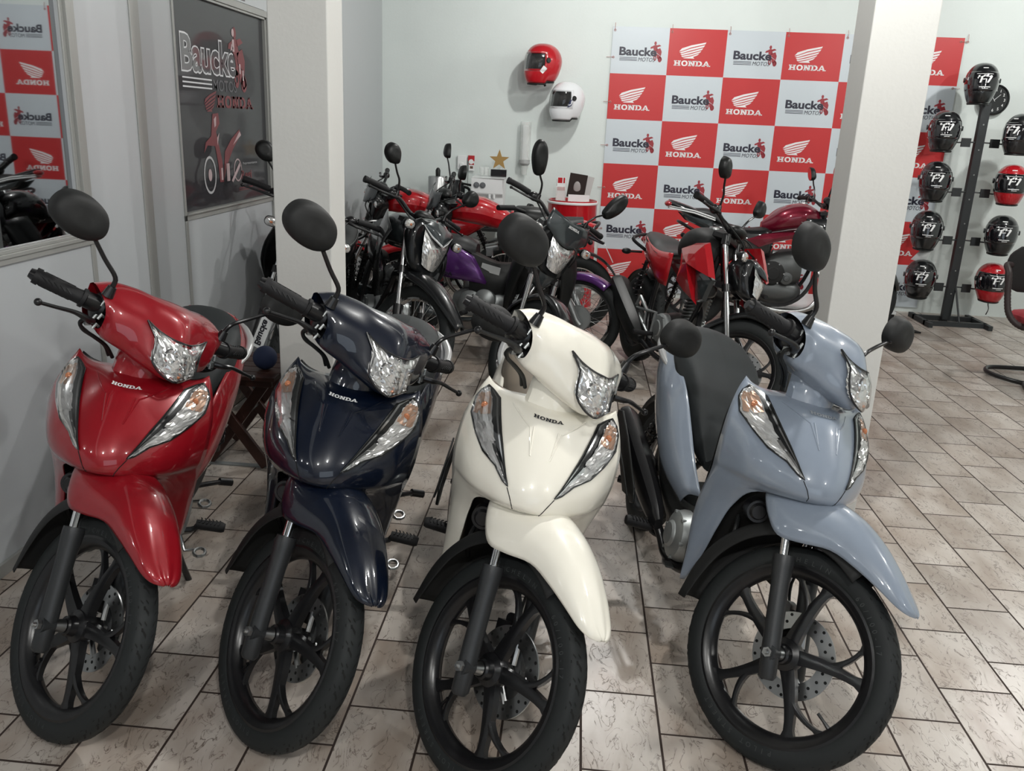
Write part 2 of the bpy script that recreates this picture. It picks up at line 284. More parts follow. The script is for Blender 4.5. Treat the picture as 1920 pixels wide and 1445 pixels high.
for y0, y1, z0, z1, d in ((3.945, 5.17, 1.0, 1.026, .006), (3.96, 5.14, 1.026, 1.036, .016), (3.945, 5.17, 2.012, 2.045, .012), (3.95, 5.14, 2.0, 2.014, .004), (3.945, 3.962, 1.0, 2.045, .006), (5.112, 5.13, 1.02, 2.04, .004), (5.13, 5.172, 1.0, 2.045, .014)): xbox(b, XL - .03, XL + d, y0, y1, z0, z1)
wf = struct(b.build('window_2', PROF, flat=True, bevel=.0015)); b = MB(); xbox(b, XL - .035, XL - .014, 3.95, 5.14, 1.01, 2.03); b.build('window_pane', POST, wf, flat=True)
b = MB(); xbox(b, XL - .02, XL + .002, 3.99, 4.83, 2.06, 2.6); b.build('transom_panel', mat('mauve_reflection', (.10, .07, .085), .3), wf, flat=True)  # transom above the poster; its purplish reflection is painted in as a mauve colour
# printed window poster
ps = MB(); fx = lambda p: Vector((XL - .0125 + p.z, p.x, p.y)); OUTL = mat('pale_outline_print', (.60, .61, .63), .4); DIMR = mat('faded_red_print', (.17, .05, .055), .4, spec=.2); DIMG = mat('faded_grey_print', (.085, .085, .095), .4); PINK = mat('pale_pink_print', (.42, .32, .33), .4); DKP = mat('charcoal_print', (.040, .040, .047), .35, coat=1)
b0 = fitb(text('Baucke', 1, .05), 4.04, 1.665, .66, .175); ps.merge(b0, lambda p: fx(p), 0)
b1 = fitb(text('Baucke', 1, .022), 4.0475, 1.673, .645, .159); ps.merge(b1, lambda p: fx(p) + Vector((.0008, 0, 0)), 4)
for z in (1.640, 1.620, 1.600): q = MB(); quad(q, 4.045, z, 4.375, z + .007); ps.merge(q, fx, 0)
ps.merge(fitb(text('MOTOS', 1, .01), 4.39, 1.595, .30, .055), fx, 3)
ps.merge(fitb(honda(), 4.425, 1.515, .495, .062), fx, 2); ps.merge(fitb(wing(), 4.27, 1.495, .15, .10), fx, 2); ps.merge(fitb(rider(), 4.60, 1.60, .24, .32), fx, 2)
q = MB(); ring(q, .42, .9, (.05, .06), (0, 0), n=12); quad(q, .38, .62, .46, .8); quad(q, .62, .3, .68, .45); quad(q, .75, .2, .8, .36); poly(q, [(.3, .62), (.42, .66), (.36, .74)]); ps.merge(fitb(q, 4.63, 1.66, .17, .25), lambda p: fx(p) + Vector((.0006, 0, 0)), 5)
# motorcycle picture on the poster
q = MB(); ring(q, 4.292, 1.192, (.074, .092), (.062, .080), n=36); ps.merge(q, fx, 1); q = MB(); ring(q, 4.292, 1.192, (.022, .03), (0, 0), n=16); ring(q, 4.655, 1.20, (.055, .06), (.047, .052), n=30); ps.merge(q, fx, 5)
q = MB()
for pg in ([(4.235, 1.30), (4.28, 1.335), (4.37, 1.33), (4.40, 1.24), (4.41, 1.15), (4.46, 1.15), (4.45, 1.26), (4.39, 1.40), (4.44, 1.44), (4.43, 1.49), (4.36, 1.485), (4.345, 1.44), (4.33, 1.38), (4.26, 1.35)], [(4.46, 1.16), (4.50, 1.22), (4.60, 1.31), (4.72, 1.385), (4.70, 1.41), (4.58, 1.36), (4.49, 1.30)]): poly(q, pg)
ps.merge(q, fx, 2)
q = MB(); poly(q, [(4.37, 1.46), (4.40, 1.475), (4.395, 1.43), (4.375, 1.42)]); poly(q, [(4.40, 1.37), (4.43, 1.395), (4.40, 1.33)]); quad(q, 4.50, 1.15, 4.54, 1.24); quad(q, 4.43, 1.16, 4.45, 1.22); poly(q, [(4.56, 1.15), (4.68, 1.24), (4.69, 1.22), (4.58, 1.14)]); poly(q, [(4.60, 1.33), (4.70, 1.40), (4.72, 1.38)]); ps.merge(q, lambda p: fx(p) + Vector((.0006, 0, 0)), 5)
ps.merge(fitb(text('Representante'), 4.73, 1.222, .21, .016), fx, 1); ps.merge(fitb(text('Regi', 1, .02), 4.70, 1.135, .15, .06), fx, 2); q = MB(); quad(q, 4.66, 1.10, 4.86, 1.106); quad(q, 4.66, 1.09, 4.86, 1.094); ps.merge(q, fx, 2)
ps.build('poster_print', [OUTL, mat('grey_print', (.42, .42, .43), .4), DIMR, DIMG, DKP, PINK], wf, flat=True)
# pillars
for i, (x0, x1, y0, y1, lb) in enumerate(((-1.19, -.963, 3.37, 3.585, 'left'), (.988, 1.214, 3.331, 3.538, 'right'))):
    b = MB(); xbox(b, x0, x1, y0, y1, 0, CEIL); struct(b.build('wall_pillar_' + lb, PILM, flat=True, bevel=.004))

# ---------------------------------------------------------------- chequered backdrop
bn = MB(); CW, CH, BX, BZ = .48912, .38263, .21502, 2.34031; BRED = mat('banner_red', (.50, .030, .032), .45, coat=.15, coat_r=.25, spec=.3); BWH = mat('banner_white', (.56, .62, .66), .45, coat=.15, coat_r=.25, spec=.3)
def bp_(x, z, o=0.0):     # banner coordinates -> world
    wv = .004 * math.sin(x * 7.0) * max(0, 1 - abs(x - .1)) ; return Vector((x * math.cos(WY), YB + x * math.sin(WY), z)) + Vector((math.sin(WY), -math.cos(WY), 0)) * (.012 + o + wv * 0)
W6, H6 = 6, 6
LG = {'b': fitb(text('Baucke', 1, .034), .14, .39, .66, .185), 'm': fitb(text('MOTOS', 1, .0, .2), .48, .275, .30, .085), 'r': fitb(rider(), .68, .27, .22, .44), 'w': fitb(wing(), .19, .375, .46, .35), 'h': fitb(honda(), .115, .21, .64, .12)}
for r in range(H6):
    for c in range(W6):
        x0 = BX + c * CW; z0 = BZ - (r + 1) * CH; wh = (r + c) % 2 == 0
        bn.add([bp_(x0, z0), bp_(x0 + CW, z0), bp_(x0 + CW, z0 + CH), bp_(x0, z0 + CH)], [(0, 1, 2, 3)], 1 if wh else 0)
        fn = lambda p: bp_(x0 + p.x * CW, z0 + p.y * CH, .0012)
        if wh:
            bn.merge(LG['r'], lambda p: bp_(x0 + p.x * CW, z0 + p.y * CH, .0010), 3); bn.merge(LG['b'], lambda p: bp_(x0 + p.x * CW, z0 + p.y * CH, .0016), 2); bn.merge(LG['m'], lambda p: bp_(x0 + p.x * CW, z0 + p.y * CH, .0020), 2)
            for k in range(3): q = MB(); quad(q, .15, .285 + .03 * k, .46, .297 + .03 * k); bn.merge(q, fn, 2)
        else: bn.merge(LG['w'], fn, 4); bn.merge(LG['h'], fn, 4)
e0, e1 = bp_(BX, BZ, -.004), bp_(BX + 6 * CW, BZ - 6 * CH, -.004)
bn.add([bp_(BX, BZ - 6 * CH, -.005), bp_(BX + 6 * CW, BZ - 6 * CH, -.005), bp_(BX + 6 * CW, BZ, -.005), bp_(BX, BZ, -.005)], [(3, 2, 1, 0)], 1)
bo = tag(bn.build('banner', [BRED, BWH, mat('banner_navy_print', (.012, .012, .03), .45), mat('banner_dark_red_print', (.30, .02, .03), .45), mat('banner_light_print', (.78, .76, .76), .45)], flat=True), 'large red and white chequered vinyl backdrop with dealer and wing logos on the back wall', 'banner')
for i, (x, z, dx, dz) in enumerate([(BX + .02 + k * .49, BZ - .03, 0, .06) for k in range(7)] + [(BX + .02, BZ - .25 - k * .37, -.06, 0) for k in range(5)] + [(BX + 6 * CW - .03, BZ - .03 - k * .37, .06, 0) for k in range(6)]):
    b = MB(); b.tube([bp_(x, z, .004), bp_(x + dx * .5, z + dz * .5, .008), bp_(x + dx, z + dz, .0)], .002, 5); b.lathe([(.006, 0), (.010, .002), (.006, .004)], bp_(x, z, .001), (0, -1, 0), 12); b.build('eyelet_tie', [mat('pale_red_cord', (.45, .22, .2), .6)], bo)
# ---------------------------------------------------------------- wheels and shared motorcycle parts
def weld(b, d):
    key = {}; mp = []; vs = []
    for p in b.v:
        kk = (round(p.x / d), round(p.y / d), round(p.z / d)); hit = None
        for dx in (-1, 0, 1):
            for dy in (-1, 0, 1):
                for dz in (-1, 0, 1):
                    q = key.get((kk[0] + dx, kk[1] + dy, kk[2] + dz))
                    if q is not None and (vs[q] - p).length < d: hit = q
        if hit is None: hit = len(vs); vs.append(p); key[kk] = hit
        mp.append(hit)
    f2 = []; m2 = []
    for q, m in zip(b.f, b.m):
        r = []
        for i in q:
            if mp[i] not in r: r.append(mp[i])
        if len(r) > 2: f2.append(tuple(r)); m2.append(m)
    b.v, b.f, b.m = vs, f2, m2
def steer_mx(d, hz, rake):
    hp = Vector((0, 0, hz)); ax = Vector((-math.sin(rake), 0, math.cos(rake))); return Matrix.Translation(hp) @ Matrix.Rotation(d, 4, ax) @ Matrix.Translation(-hp)
def tyre_mesh(c, R, wd, xf, letters=None):
    t = MB(xf); c = Vector(c); ri = R - wd * 0.92; h = wd / 2
    prof = [(ri, -h * .62), (ri + .004, -h * .78), (ri + wd * .2, -h * .97), (ri + wd * .42, -h), (R - wd * .26, -h * .93), (R - wd * .13, -h * .76), (R - wd * .045, -h * .46), (R, 0)]
    prof = prof + [(r, -q) for r, q in reversed(prof[:-1])] + [(ri - .004, 0)]; prof.append(prof[0])
    t.lathe(prof, c, (0, 1, 0), 72)
    def on(a, q, up=.0009):     # point on the tread at angle a, across q (-1..1)
        y = q * h; k = abs(q); r = R - wd * (.045 * k / .46 if k < .46 else .045 + .085 * (k - .46) / .30 if k < .76 else .13 + .13 * (k - .76) / .17)
        return c + Vector((math.cos(a) * (r + up), y, math.sin(a) * (r + up)))
    N = 34
    for i in range(N):
        a = 2 * PI * i / N
        for sg in (-1, 1):
            o = 0 if sg < 0 else PI / N; da = .030
            pts = [(a + o, .22), (a + o + .05, .5), (a + o + .07, .9)]
            for (a0, q0), (a1, q1) in zip(pts[:-1], pts[1:]):
                t.add([on(a0, q0 * sg), on(a1, q1 * sg), on(a1 + .024, q1 * sg), on(a0 + .034, q0 * sg)], [(0, 1, 2, 3)], 1)
            for q, L in ((.38, .1), (.72, .08)):
                aa = a + o + .1; t.add([on(aa, (q - L) * sg), on(aa + .028, (q + L) * sg), on(aa + .045, (q + L) * sg), on(aa + .016, (q - L) * sg)], [(0, 1, 2, 3)], 1)
    if letters:
        for st, a0, step in letters:
            for i, ch in enumerate(st):
                if ch == ' ': continue
                g = text(ch, .017, .012); x0, x1, _, _ = bbox(g)
                for sgn in (-1, 1):
                    aa = a0 - step * i if sgn < 0 else PI - a0 + step * i
                    rr = ri + wd * .22; dirr = Vector((math.cos(aa), 0, math.sin(aa))); tg = Vector((math.sin(aa), 0, -math.cos(aa))) * (-sgn)
                    t.merge(g, lambda p: c + dirr * (rr + p.y) + tg * (p.x - (x0 + x1) / 2) + Vector((0, sgn * (h + .0003), 0)), 2)
    return t
def alloy(c, R, xf, hubw=.05, nsp=5, ph=.2, ty=.055):
    "cast wheel with forked curved spokes"
    b = MB(xf); c = Vector(c); h = ty / 2
    b.lathe([(R - .002, -h), (R + .006, -h * .95), (R + .005, -h * .8), (R - .010, -h * .72), (R - .016, -h * .4), (R - .017, h * .4), (R - .010, h * .72), (R + .005, h * .8), (R + .006, h * .95), (R - .002, h), (R - .012, h * .88), (R - .026, h * .45), (R - .030, 0), (R - .026, -h * .45), (R - .012, -h * .88), (R - .002, -h)], c, (0, 1, 0), 72)
    b.lathe([(0, -hubw), (.020, -hubw), (.024, -hubw + .004), (.026, -hubw * .5), (.040, -hubw * .36), (.044, 0), (.040, hubw * .36), (.026, hubw * .5), (.024, hubw), (0, hubw)], c, (0, 1, 0), 32)
    for i in range(nsp):
        a = ph + 2 * PI * i / nsp
        def arc(a0, a1, w0, w1, r0=.03, r1=R - .022, tk=.011):
            n = 8; L = []; Rr = []
            for k in range(n + 1):
                u = k / n; r = r0 + (r1 - r0) * u; aa = a0 + (a1 - a0) * (u ** 1.4); wv = w0 + (w1 - w0) * u + .010 * max(0, u - .86) / .14
                d = Vector((math.cos(aa), 0, math.sin(aa))); s_ = Vector((-math.sin(aa), 0, math.cos(aa))); y = tk * (1 - .35 * u)
                L += [c + d * r + s_ * wv + Vector((0, -y, 0)), c + d * r + s_ * wv * .35 + Vector((0, -y * 1.25, 0)), c + d * r - s_ * wv * .35 + Vector((0, -y * 1.25, 0)), c + d * r - s_ * wv + Vector((0, -y, 0)), c + d * r - s_ * wv + Vector((0, y, 0)), c + d * r + s_ * wv + Vector((0, y, 0))]
            b.add(L, [(k * 6 + j, k * 6 + (j + 1) % 6, (k + 1) * 6 + (j + 1) % 6, (k + 1) * 6 + j) for k in range(n) for j in range(6)])
        arc(a + .10, a - .04, .019, .0095); arc(a + .06, a + .42, .009, .0055, r0=R * .42, tk=.009)
    return b
def spoked(c, R, xf, hubr=.045, n=36, hubw=.045, ty=.05):
    rim = MB(xf); c = Vector(c); h = ty / 2
    rim.lathe([(R + .004, -h), (R + .010, -h), (R + .008, -h * .8), (R - .008, -h * .6), (R - .010, h * .6), (R + .008, h * .8), (R + .010, h), (R + .004, h), (R - .012, h * .7), (R - .020, 0), (R - .012, -h * .7), (R + .004, -h)], c, (0, 1, 0), 56)
    sp = MB(xf)
    for i in range(n):
        a = 2 * PI * i / n; sg = 1 if i % 2 else -1; a2 = a + (.45 if (i // 2) % 2 else -.45)
        sp.tube([c + Vector((math.cos(a2) * hubr, sg * hubw * .8, math.sin(a2) * hubr)), c + Vector((math.cos(a) * (R - .01), 0, math.sin(a) * (R - .01)))], .0016, 5)
    hub = MB(xf); hub.lathe([(0, -hubw), (hubr * 1.5, -hubw), (hubr * 1.6, -hubw * .8), (hubr * .6, -hubw * .5), (hubr * .5, 0), (hubr * .6, hubw * .5), (hubr, hubw * .7), (hubr, hubw * .9), (0, hubw)], c, (0, 1, 0), 28)
    return rim, sp, hub
def disc_mesh(c, R, y, xf):
    b = MB(xf); c = Vector(c) + Vector((0, y, 0)); b.lathe([(R * .62, -.0022), (R, -.0022), (R, .0022), (R * .62, .0022), (R * .62, -.0022)], c, (0, 1, 0), 60, 0)
    for i in range(5):
        a = 2 * PI * i / 5; b.tube([c + Vector((math.cos(a) * .03, 0, math.sin(a) * .03)), c + Vector((math.cos(a + .5) * R * .68, 0, math.sin(a + .5) * R * .68))], .007, 6, 0, flat=.5)
    for k, (rr, n) in enumerate(((.93, 20), (.78, 20))):
        for i in range(n):
            a = 2 * PI * (i + .5 * k) / n; p = c + Vector((math.cos(a) * R * rr, 0, math.sin(a) * R * rr)); b.cyl(p - Vector((0, .0027, 0)), p + Vector((0, .0027, 0)), .0042, n=8, mi=1)
    return b
def mirror_parts(root, xf, sd, base, bend, top, outline, tilt, kind='round', stem=BLK, shell=PLASM):
    "shell with glass and stem; outline in (y, z) about its centre, shell bulges forward (+x)"
    M = lambda p: Vector((p[0], p[1] * sd, p[2]))
    ys = [p[0] for p in outline]; zs = [p[1] for p in outline]; cy, cz = sum(ys) / len(ys), sum(zs) / len(zs); x0 = top[0] - .008
    O = [Vector((0, a, b)) for a, b in outline]; n = len(O); K = n * 4; loop = [cr(O + [O[0], O[1]], i / 4) if i >= 4 else cr([O[-1]] + O + [O[0]], 1 + i / 4) for i in range(K)]
    b = MB(xf); rows = []
    for sc, dx in ((1.0, -.012), (1.0, -.002), (.985, .008), (.95, .016), (.87, .023), (.72, .029), (.5, .0325), (.3, .0336)):
        rows.append([M((x0 + dx + tilt * (p.z - cz) * -1, cy + (p.y - cy) * sc, cz + (p.z - cz) * sc)) for p in loop])
    b.add([p for r in rows for p in r], [(i * K + j, i * K + (j + 1) % K, (i + 1) * K + (j + 1) % K, (i + 1) * K + j) for i in range(len(rows) - 1) for j in range(K)] + [tuple((len(rows) - 1) * K + j for j in range(K))])
    mo = b.build('mirror', shell, root)
    g = MB(xf); g.add([M((x0 - .0125 - tilt * (p.z - cz), cy + (p.y - cy) * .95, cz + (p.z - cz) * .95)) for p in loop], [tuple(range(K))]); g.add([M((x0 - .0125 - tilt * (p.z - cz), cy + (p.y - cy), cz + (p.z - cz))) for p in loop] + [M((x0 - .0128 - tilt * (p.z - cz), cy + (p.y - cy) * .94, cz + (p.z - cz) * .94)) for p in loop], [(j, (j + 1) % K, K + (j + 1) % K, K + j) for j in range(K)], 1)
    g.build('mirror_glass', [MIRG, shell], mo)
    s = MB(xf); s.tube([M(base), M((base[0], base[1], base[2] + .012)), M(bend), M((top[0] * .5 + bend[0] * .5, (top[1] + bend[1]) / 2, (top[2] + bend[2]) / 2)), M((top[0] + .006, top[1] + .012, top[2] + .012))], [.0075, .0068, .006, .0058, .0055], 10, smooth=4)
    s.cyl(M((base[0], base[1], base[2] - .016)), M((base[0], base[1], base[2] + .012)), .016, .011, 12); s.ball(M((top[0] + .008, top[1] + .006, top[2] + .010)), .010, 10, 8)
    s.build('stem', stem, mo); return mo

# ---------------------------------------------------------------- the four step-through scooters in front
BR = math.radians(27)
COWL = [[(-.09, 0, .850), (-.095, .07, .846), (-.10, .12, .842), (-.115, .152, .846), (-.127, .171, .858)],
        [(.02, 0, .838), (.010, .05, .835), (-.03, .10, .828), (-.065, .148, .826), (-.108, .190, .818)],
        [(.10, 0, .775), (.088, .05, .772), (.05, .105, .768), (-.002, .165, .765), (-.075, .208, .762)],
        [(.158, 0, .708), (.146, .052, .705), (.104, .11, .700), (.04, .168, .696), (-.058, .212, .692)],
        [(.174, 0, .660), (.160, .05, .657), (.120, .10, .652), (.05, .16, .645), (-.058, .207, .636)],
        [(.150, 0, .637), (.138, .045, .634), (.105, .09, .627), (.045, .145, .622), (-.064, .202, .610)],
        [(.055, .112, .604), (.040, .128, .600), (.018, .148, .595), (-.02, .172, .588), (-.078, .196, .575)],
        [(-.012, .130, .53), (-.022, .143, .53), (-.042, .160, .525), (-.07, .177, .52), (-.108, .188, .51)],
        [(-.046, .133, .44), (-.055, .147, .44), (-.075, .163, .435), (-.10, .175, .43), (-.124, .179, .43)],
        [(-.063, .138, .35), (-.071, .148, .35), (-.083, .160, .345), (-.095, .168, .34), (-.106, .170, .34)],
        [(-.084, .152, .25), (-.086, .155, .249), (-.088, .160, .248), (-.090, .163, .247), (-.092, .165, .246)]]
def biz(label, xy, yaw, lean, steer, P, inner, fin):
    root = thing('step_through_motorcycle', label, 'motorcycle', (xy[0], xy[1], 0), Rz(math.radians(yaw)) @ Rx(math.radians(lean)), 'step-through motorcycles in the front row')
    S = steer_mx(math.radians(steer), .65, BR); I = Matrix(); wc = (.246, 0, .264)
    # --- leg shield
    full = MB(); full.surf(COWL[:6], 6, 5, mirror=True); W5 = 21
    for sd in (1, -1):
        b = MB(); b.surf([[(x, y * sd, z) for x, y, z in r] for r in COWL], 6, 5); k = [q for q in b.f if q[0] // W5 >= 30]; full.add(b.v, [q if sd > 0 else tuple(reversed(q)) for q in k])
    weld(full, 6e-4); cw = full.build('leg_shield', P, root, thick=-.004, sharp=50)
    bv = BVHTree.FromPolygons([p for p in full.v], full.f)
    def on(y, z, off=.003, sd=1):
        r = bv.ray_cast(Vector((1, y * sd, z)), Vector((-1, 0, 0)))
        if r[0] is None: return Vector((-.1, y * sd, z))
        n = r[1] if r[1].x > 0 else -r[1]; return r[0] + n * off
    for sd in (-1, 1):   # front indicators let into the shield
        oL = [(.163, .839), (.178, .823), (.187, .805), (.187, .775), (.161, .749), (.133, .727), (.095, .716), (.070, .698), (.055, .693)]; oR = [(.163, .839), (.145, .835), (.127, .829), (.115, .803), (.102, .777), (.088, .752), (.075, .727), (.063, .705), (.055, .693)]
        def li(L, u): u = u * (len(L) - 1); k = min(int(u), len(L) - 2); return Vector((*L[k], 0)).lerp(Vector((*L[k + 1], 0)), u - k)
        def patch(u0, u1, a, b_, off, nr, nc, m_, nm, par, jit=0, a1=None, b1=None):
            g = MB(); pts = []
            for i in range(nr + 1):
                t = i / nr; u = u0 + (u1 - u0) * t; L, R_ = li(oL, u), li(oR, u); aa = a + ((a1 if a1 is not None else a) - a) * t; bb = b_ + ((b1 if b1 is not None else b_) - b_) * t
                pts += [on(*(L.lerp(R_, aa + (bb - aa) * k / nc)).xy, off, sd) for k in range(nc + 1)]
            g.add(pts, [(i * (nc + 1) + j, i * (nc + 1) + j + 1, (i + 1) * (nc + 1) + j + 1, (i + 1) * (nc + 1) + j) for i in range(nr) for j in range(nc)])
            if jit: fac(g, jit)
            return g.build(nm, m_, par, flat=bool(jit))
        io = patch(0, 1, 0, 1, .0012, 24, 6, BLKP, 'indicator', root)
        patch(.06, .56, .03, .70, .0040, 18, 9, REFL2, 'reflector', io, .0034, b1=.70); patch(.56, .97, .03, .62, .0040, 12, 7, REFL2, 'reflector', io, .0034, b1=.80)
        patch(.15, .37, .10, .66, .0052, 7, 6, AMBF, 'amber_reflector', io, .0026); patch(.10, .98, .86, .93, .0045, 24, 2, CHR, 'chrome_strip', io)
        patch(.58, .98, .55, .70, .0056, 10, 3, CHR, 'chrome_strip', io, b1=.8)
        c = on(.158, .803, .006, sd); g = MB(); g.ball(c, (.004, .009, .010), 14, 8); g.build('amber_bulb', AMB, io)
        patch(0, 1, 0, 1, .0078, 24, 6, LENS, 'lens', io)
        out = oL + list(reversed(oR[1:-1])); loop = []
        for i in range(len(out)):
            A_, B_ = Vector((*out[i], 0)), Vector((*out[(i + 1) % len(out)], 0)); loop += [A_.lerp(B_, k / 3) for k in range(3)]
        g = MB(); g.tube([on(p.x, p.y, .004, sd) for p in loop], .0021, 6, closed=True); g.build('lens_frame', PLAS, io)
        g = MB(); g.tube([on(.057, .690, .0012, sd), on(.045, .672, .0012, sd), on(.036, .655, .0012, sd), on(.032, .643, .0012, sd)], .0011, 5); g.build('panel_seam', HOLE, cw)
    for y0, z0, y1, z1 in ((.094, .834, .040, .814), (.040, .814, .024, .764), (.031, .817, .026, .775)):    # pressed ridges
        for sd in (-1, 1):
            g = MB(); g.tube([on(y0 + (y1 - y0) * k / 5, z0 + (z1 - z0) * k / 5, -.0008, sd) for k in range(6)], .0026, 6); g.build('pressed_ridge', P, cw)
    bd = MB(); hd = honda(); fnm = {'w': WHITE, 'b': BLACKP}[fin['badge']]
    bd.merge(hd, lambda p: on((p.x - .5) * .074, .8312 + p.y * .030, .0035)); bd.build('badge', fin.get('badgemat', fnm), cw)
    # --- inner cover, step-through tunnel, dark cavity with horn
    b = MB(); b.surf([[(-.125, 0, .835), (-.125, .08, .832), (-.125, .13, .838), (-.135, .162, .85)], [(-.155, 0, .76), (-.15, .08, .76), (-.14, .15, .76), (-.105, .198, .76)], [(-.15, 0, .65), (-.15, .08, .65), (-.135, .15, .65), (-.085, .200, .64)], [(-.17, 0, .52), (-.165, .06, .52), (-.15, .12, .52), (-.115, .182, .51)], [(-.20, 0, .42), (-.20, .06, .41), (-.17, .12, .40), (-.125, .172, .40)], [(-.22, .0, .33), (-.22, .06, .30), (-.18, .12, .27), (-.11, .158, .255)]], 4, 4, mirror=True)
    b.build('inner_shield', inner, root, thick=.003)
    b = MB(); b.loft([[(.10, .07, .64), (.10, -.07, .64), (.02, -.10, .60), (-.10, -.11, .60), (-.10, .11, .60), (.02, .10, .60)], [(.03, .08, .58), (.03, -.08, .58), (-.03, -.10, .55), (-.13, -.12, .55), (-.13, .12, .55), (-.03, .10, .55)], [(-.04, .07, .48), (-.04, -.07, .48), (-.07, -.10, .45), (-.16, -.12, .45), (-.16, .12, .45), (-.07, .10, .45)], [(-.09, .06, .32), (-.09, -.06, .32), (-.11, -.09, .30), (-.19, -.10, .30), (-.19, .10, .30), (-.11, .09, .30)]], 3, 2)
    fr = b.build('frame_cover', HOLE, root)
    b = MB(); b.cyl((.02, -.085, .545), (.055, -.09, .55), .032, .03, 20); b.cyl((.054, -.09, .55), (.062, -.091, .551), .024, .018, 20); pass
    b.build('horn', BLK, fr); b = MB(); b.tube([(-.02, -.10, .50), (.01, -.11, .46), (-.05, -.10, .38)], .006, 8, smooth=4); b.build('cable', PLAS, fr); b = MB(); b.tube([(.0, .09, .56), (.04, .10, .5), (-.04, .09, .36)], .006, 8, smooth=4); b.build('cable', PLAS, fr)
    b = MB(); b.loft([[(-.14, .045, .44), (-.14, -.045, .44), (-.16, -.075, .34), (-.16, .075, .34)], [(-.30, .05, .40), (-.30, -.05, .40), (-.30, -.08, .32), (-.30, .08, .32)], [(-.45, .06, .42), (-.45, -.06, .42), (-.45, -.09, .33), (-.45, .09, .33)]], 3, 3); b.build('tunnel', PLAS, root)
    # --- side panels and tail
    for sd in (-1, 1):
        b = MB(); rows = [[(-.29, .10, .43), (-.42, .105, .50), (-.52, .115, .58), (-.62, .130, .665), (-.76, .14, .735), (-.90, .125, .79), (-1.00, .08, .815)],
                          [(-.32, .125, .42), (-.44, .14, .47), (-.54, .155, .54), (-.64, .165, .61), (-.77, .168, .67), (-.92, .15, .74), (-1.06, .09, .775)],
                          [(-.345, .13, .395), (-.46, .15, .425), (-.56, .165, .47), (-.66, .172, .54), (-.78, .172, .61), (-.94, .15, .69), (-1.09, .085, .735)],
                          [(-.37, .125, .37), (-.49, .145, .395), (-.58, .158, .43), (-.68, .165, .49), (-.80, .162, .56), (-.96, .14, .655), (-1.10, .075, .70)]]
        b.surf([[(x, y * sd, z) for x, y, z in r] for r in rows], 4, 4); so = b.build('side_panel', P, root, thick=-.003 if sd > 0 else .003)
        b = MB(); b.surf([[(x, y * sd, z) for x, y, z in r] for r in [[(-.20, .10, .42), (-.37, .118, .38), (-.5, .135, .41), (-.62, .14, .46), (-.74, .14, .50)], [(-.20, .11, .33), (-.36, .12, .30), (-.5, .135, .33), (-.60, .14, .38), (-.70, .13, .42)], [(-.18, .10, .25), (-.33, .10, .24), (-.46, .11, .27), (-.56, .11, .32), (-.66, .10, .36)]]], 3, 3); b.build('lower_side_cover', PLAS, root, thick=.003)
    # --- seat
    b = MB(); sec = []
    for x, w_, zt, zs, zb in ((-.475, .045, .50, .49, .46), (-.52, .075, .585, .56, .49), (-.58, .105, .675, .635, .56), (-.66, .130, .745, .70, .63), (-.74, .145, .785, .745, .69), (-.83, .140, .812, .775, .735), (-.90, .120, .832, .80, .765), (-.96, .085, .835, .81, .79), (-.99, .05, .825, .81, .80)):
        sec.append([(x, 0, zt), (x, w_ * .55, zt - .004), (x, w_ * .88, zt - .016), (x, w_, zs - .005), (x, w_ * .95, zb), (x, 0, zb - .01), (x, -w_ * .95, zb), (x, -w_, zs - .005), (x, -w_ * .88, zt - .016), (x, -w_ * .55, zt - .004)])
    b.loft(sec, 4, 3); st = b.build('seat', fin.get('seat', SEAT), root, sharp=60)
    b = MB(); b.tube([(-.78, .150, .685), (-.86, .166, .715), (-.94, .160, .742), (-1.01, .128, .762), (-1.05, .095, .775)], [.005, .013, .016, .015, .008], 12, smooth=5); b.build('grab_handle', SILP, root); b = MB(); b.tube([(-.78, -.150, .685), (-.86, -.166, .715), (-.94, -.160, .742), (-1.01, -.128, .762), (-1.05, -.095, .775)], [.005, .013, .016, .015, .008], 12, smooth=5); b.build('grab_handle', SILP, root)
    b = MB(); b.ball((-1.10, 0, .745), (.05, .10, .05), 20, 12); b.build('tail_lamp', TAIL, root)
    b = MB(); b.lathe([(.262, -.055), (.292, -.052), (.300, -.03), (.302, 0), (.300, .03), (.292, .052), (.262, .055)], (-1.0, 0, .245), (0, 1, 0), 30, arc=2.2, a0=-3.15, u=(1, 0, 0)); b.build('rear_fender', PLAS, root, thick=.003)
    # --- rear wheel, engine, exhaust, pegs
    rw = alloy((-1.0, 0, .245), .180, I, .05, 5, .5, .062); wo = rw.build('rear_wheel', BLK, root); tyre_mesh((-1.0, 0, .245), .245, .08, I).build('tyre', [RUB, RUBG, RUBL], wo)
    b = MB(); b.loft([[(x, ry * math.cos(a), zc + rz * math.sin(a)) for a in [PI / 5 * q for q in range(10)]] for x, ry, zc, rz in ((-.17, .05, .33, .04), (-.22, .10, .30, .075), (-.34, .115, .285, .085), (-.48, .11, .28, .075), (-.56, .06, .28, .05))], 3, 2)
    eg = b.build('engine', ALUD, root)
    b = MB(); b.lathe([(0, -.052), (.050, -.050), (.072, -.040), (.080, -.02), (.084, .01), (.088, .03)], (-.285, -.105, .295), (0, 1, 0), 32); b.lathe([(.0, -.010), (.034, -.009), (.040, -.004), (.042, 0)], (-.285, -.156, .295), (0, 1, 0), 24)
    for k in range(6): a = k * PI / 3; b.cyl((-.285 + .070 * math.cos(a), -.12, .295 + .070 * math.sin(a)), (-.285 + .070 * math.cos(a), -.150, .295 + .070 * math.sin(a)), .006, n=8)
    b.build('engine_cover', ALU, eg); b = MB(); b.lathe([(0, .05), (.06, .046), (.072, .03), (.075, 0)], (-.40, .09, .285), (0, 1, 0), 28); b.build('engine_cover', ALU, eg)
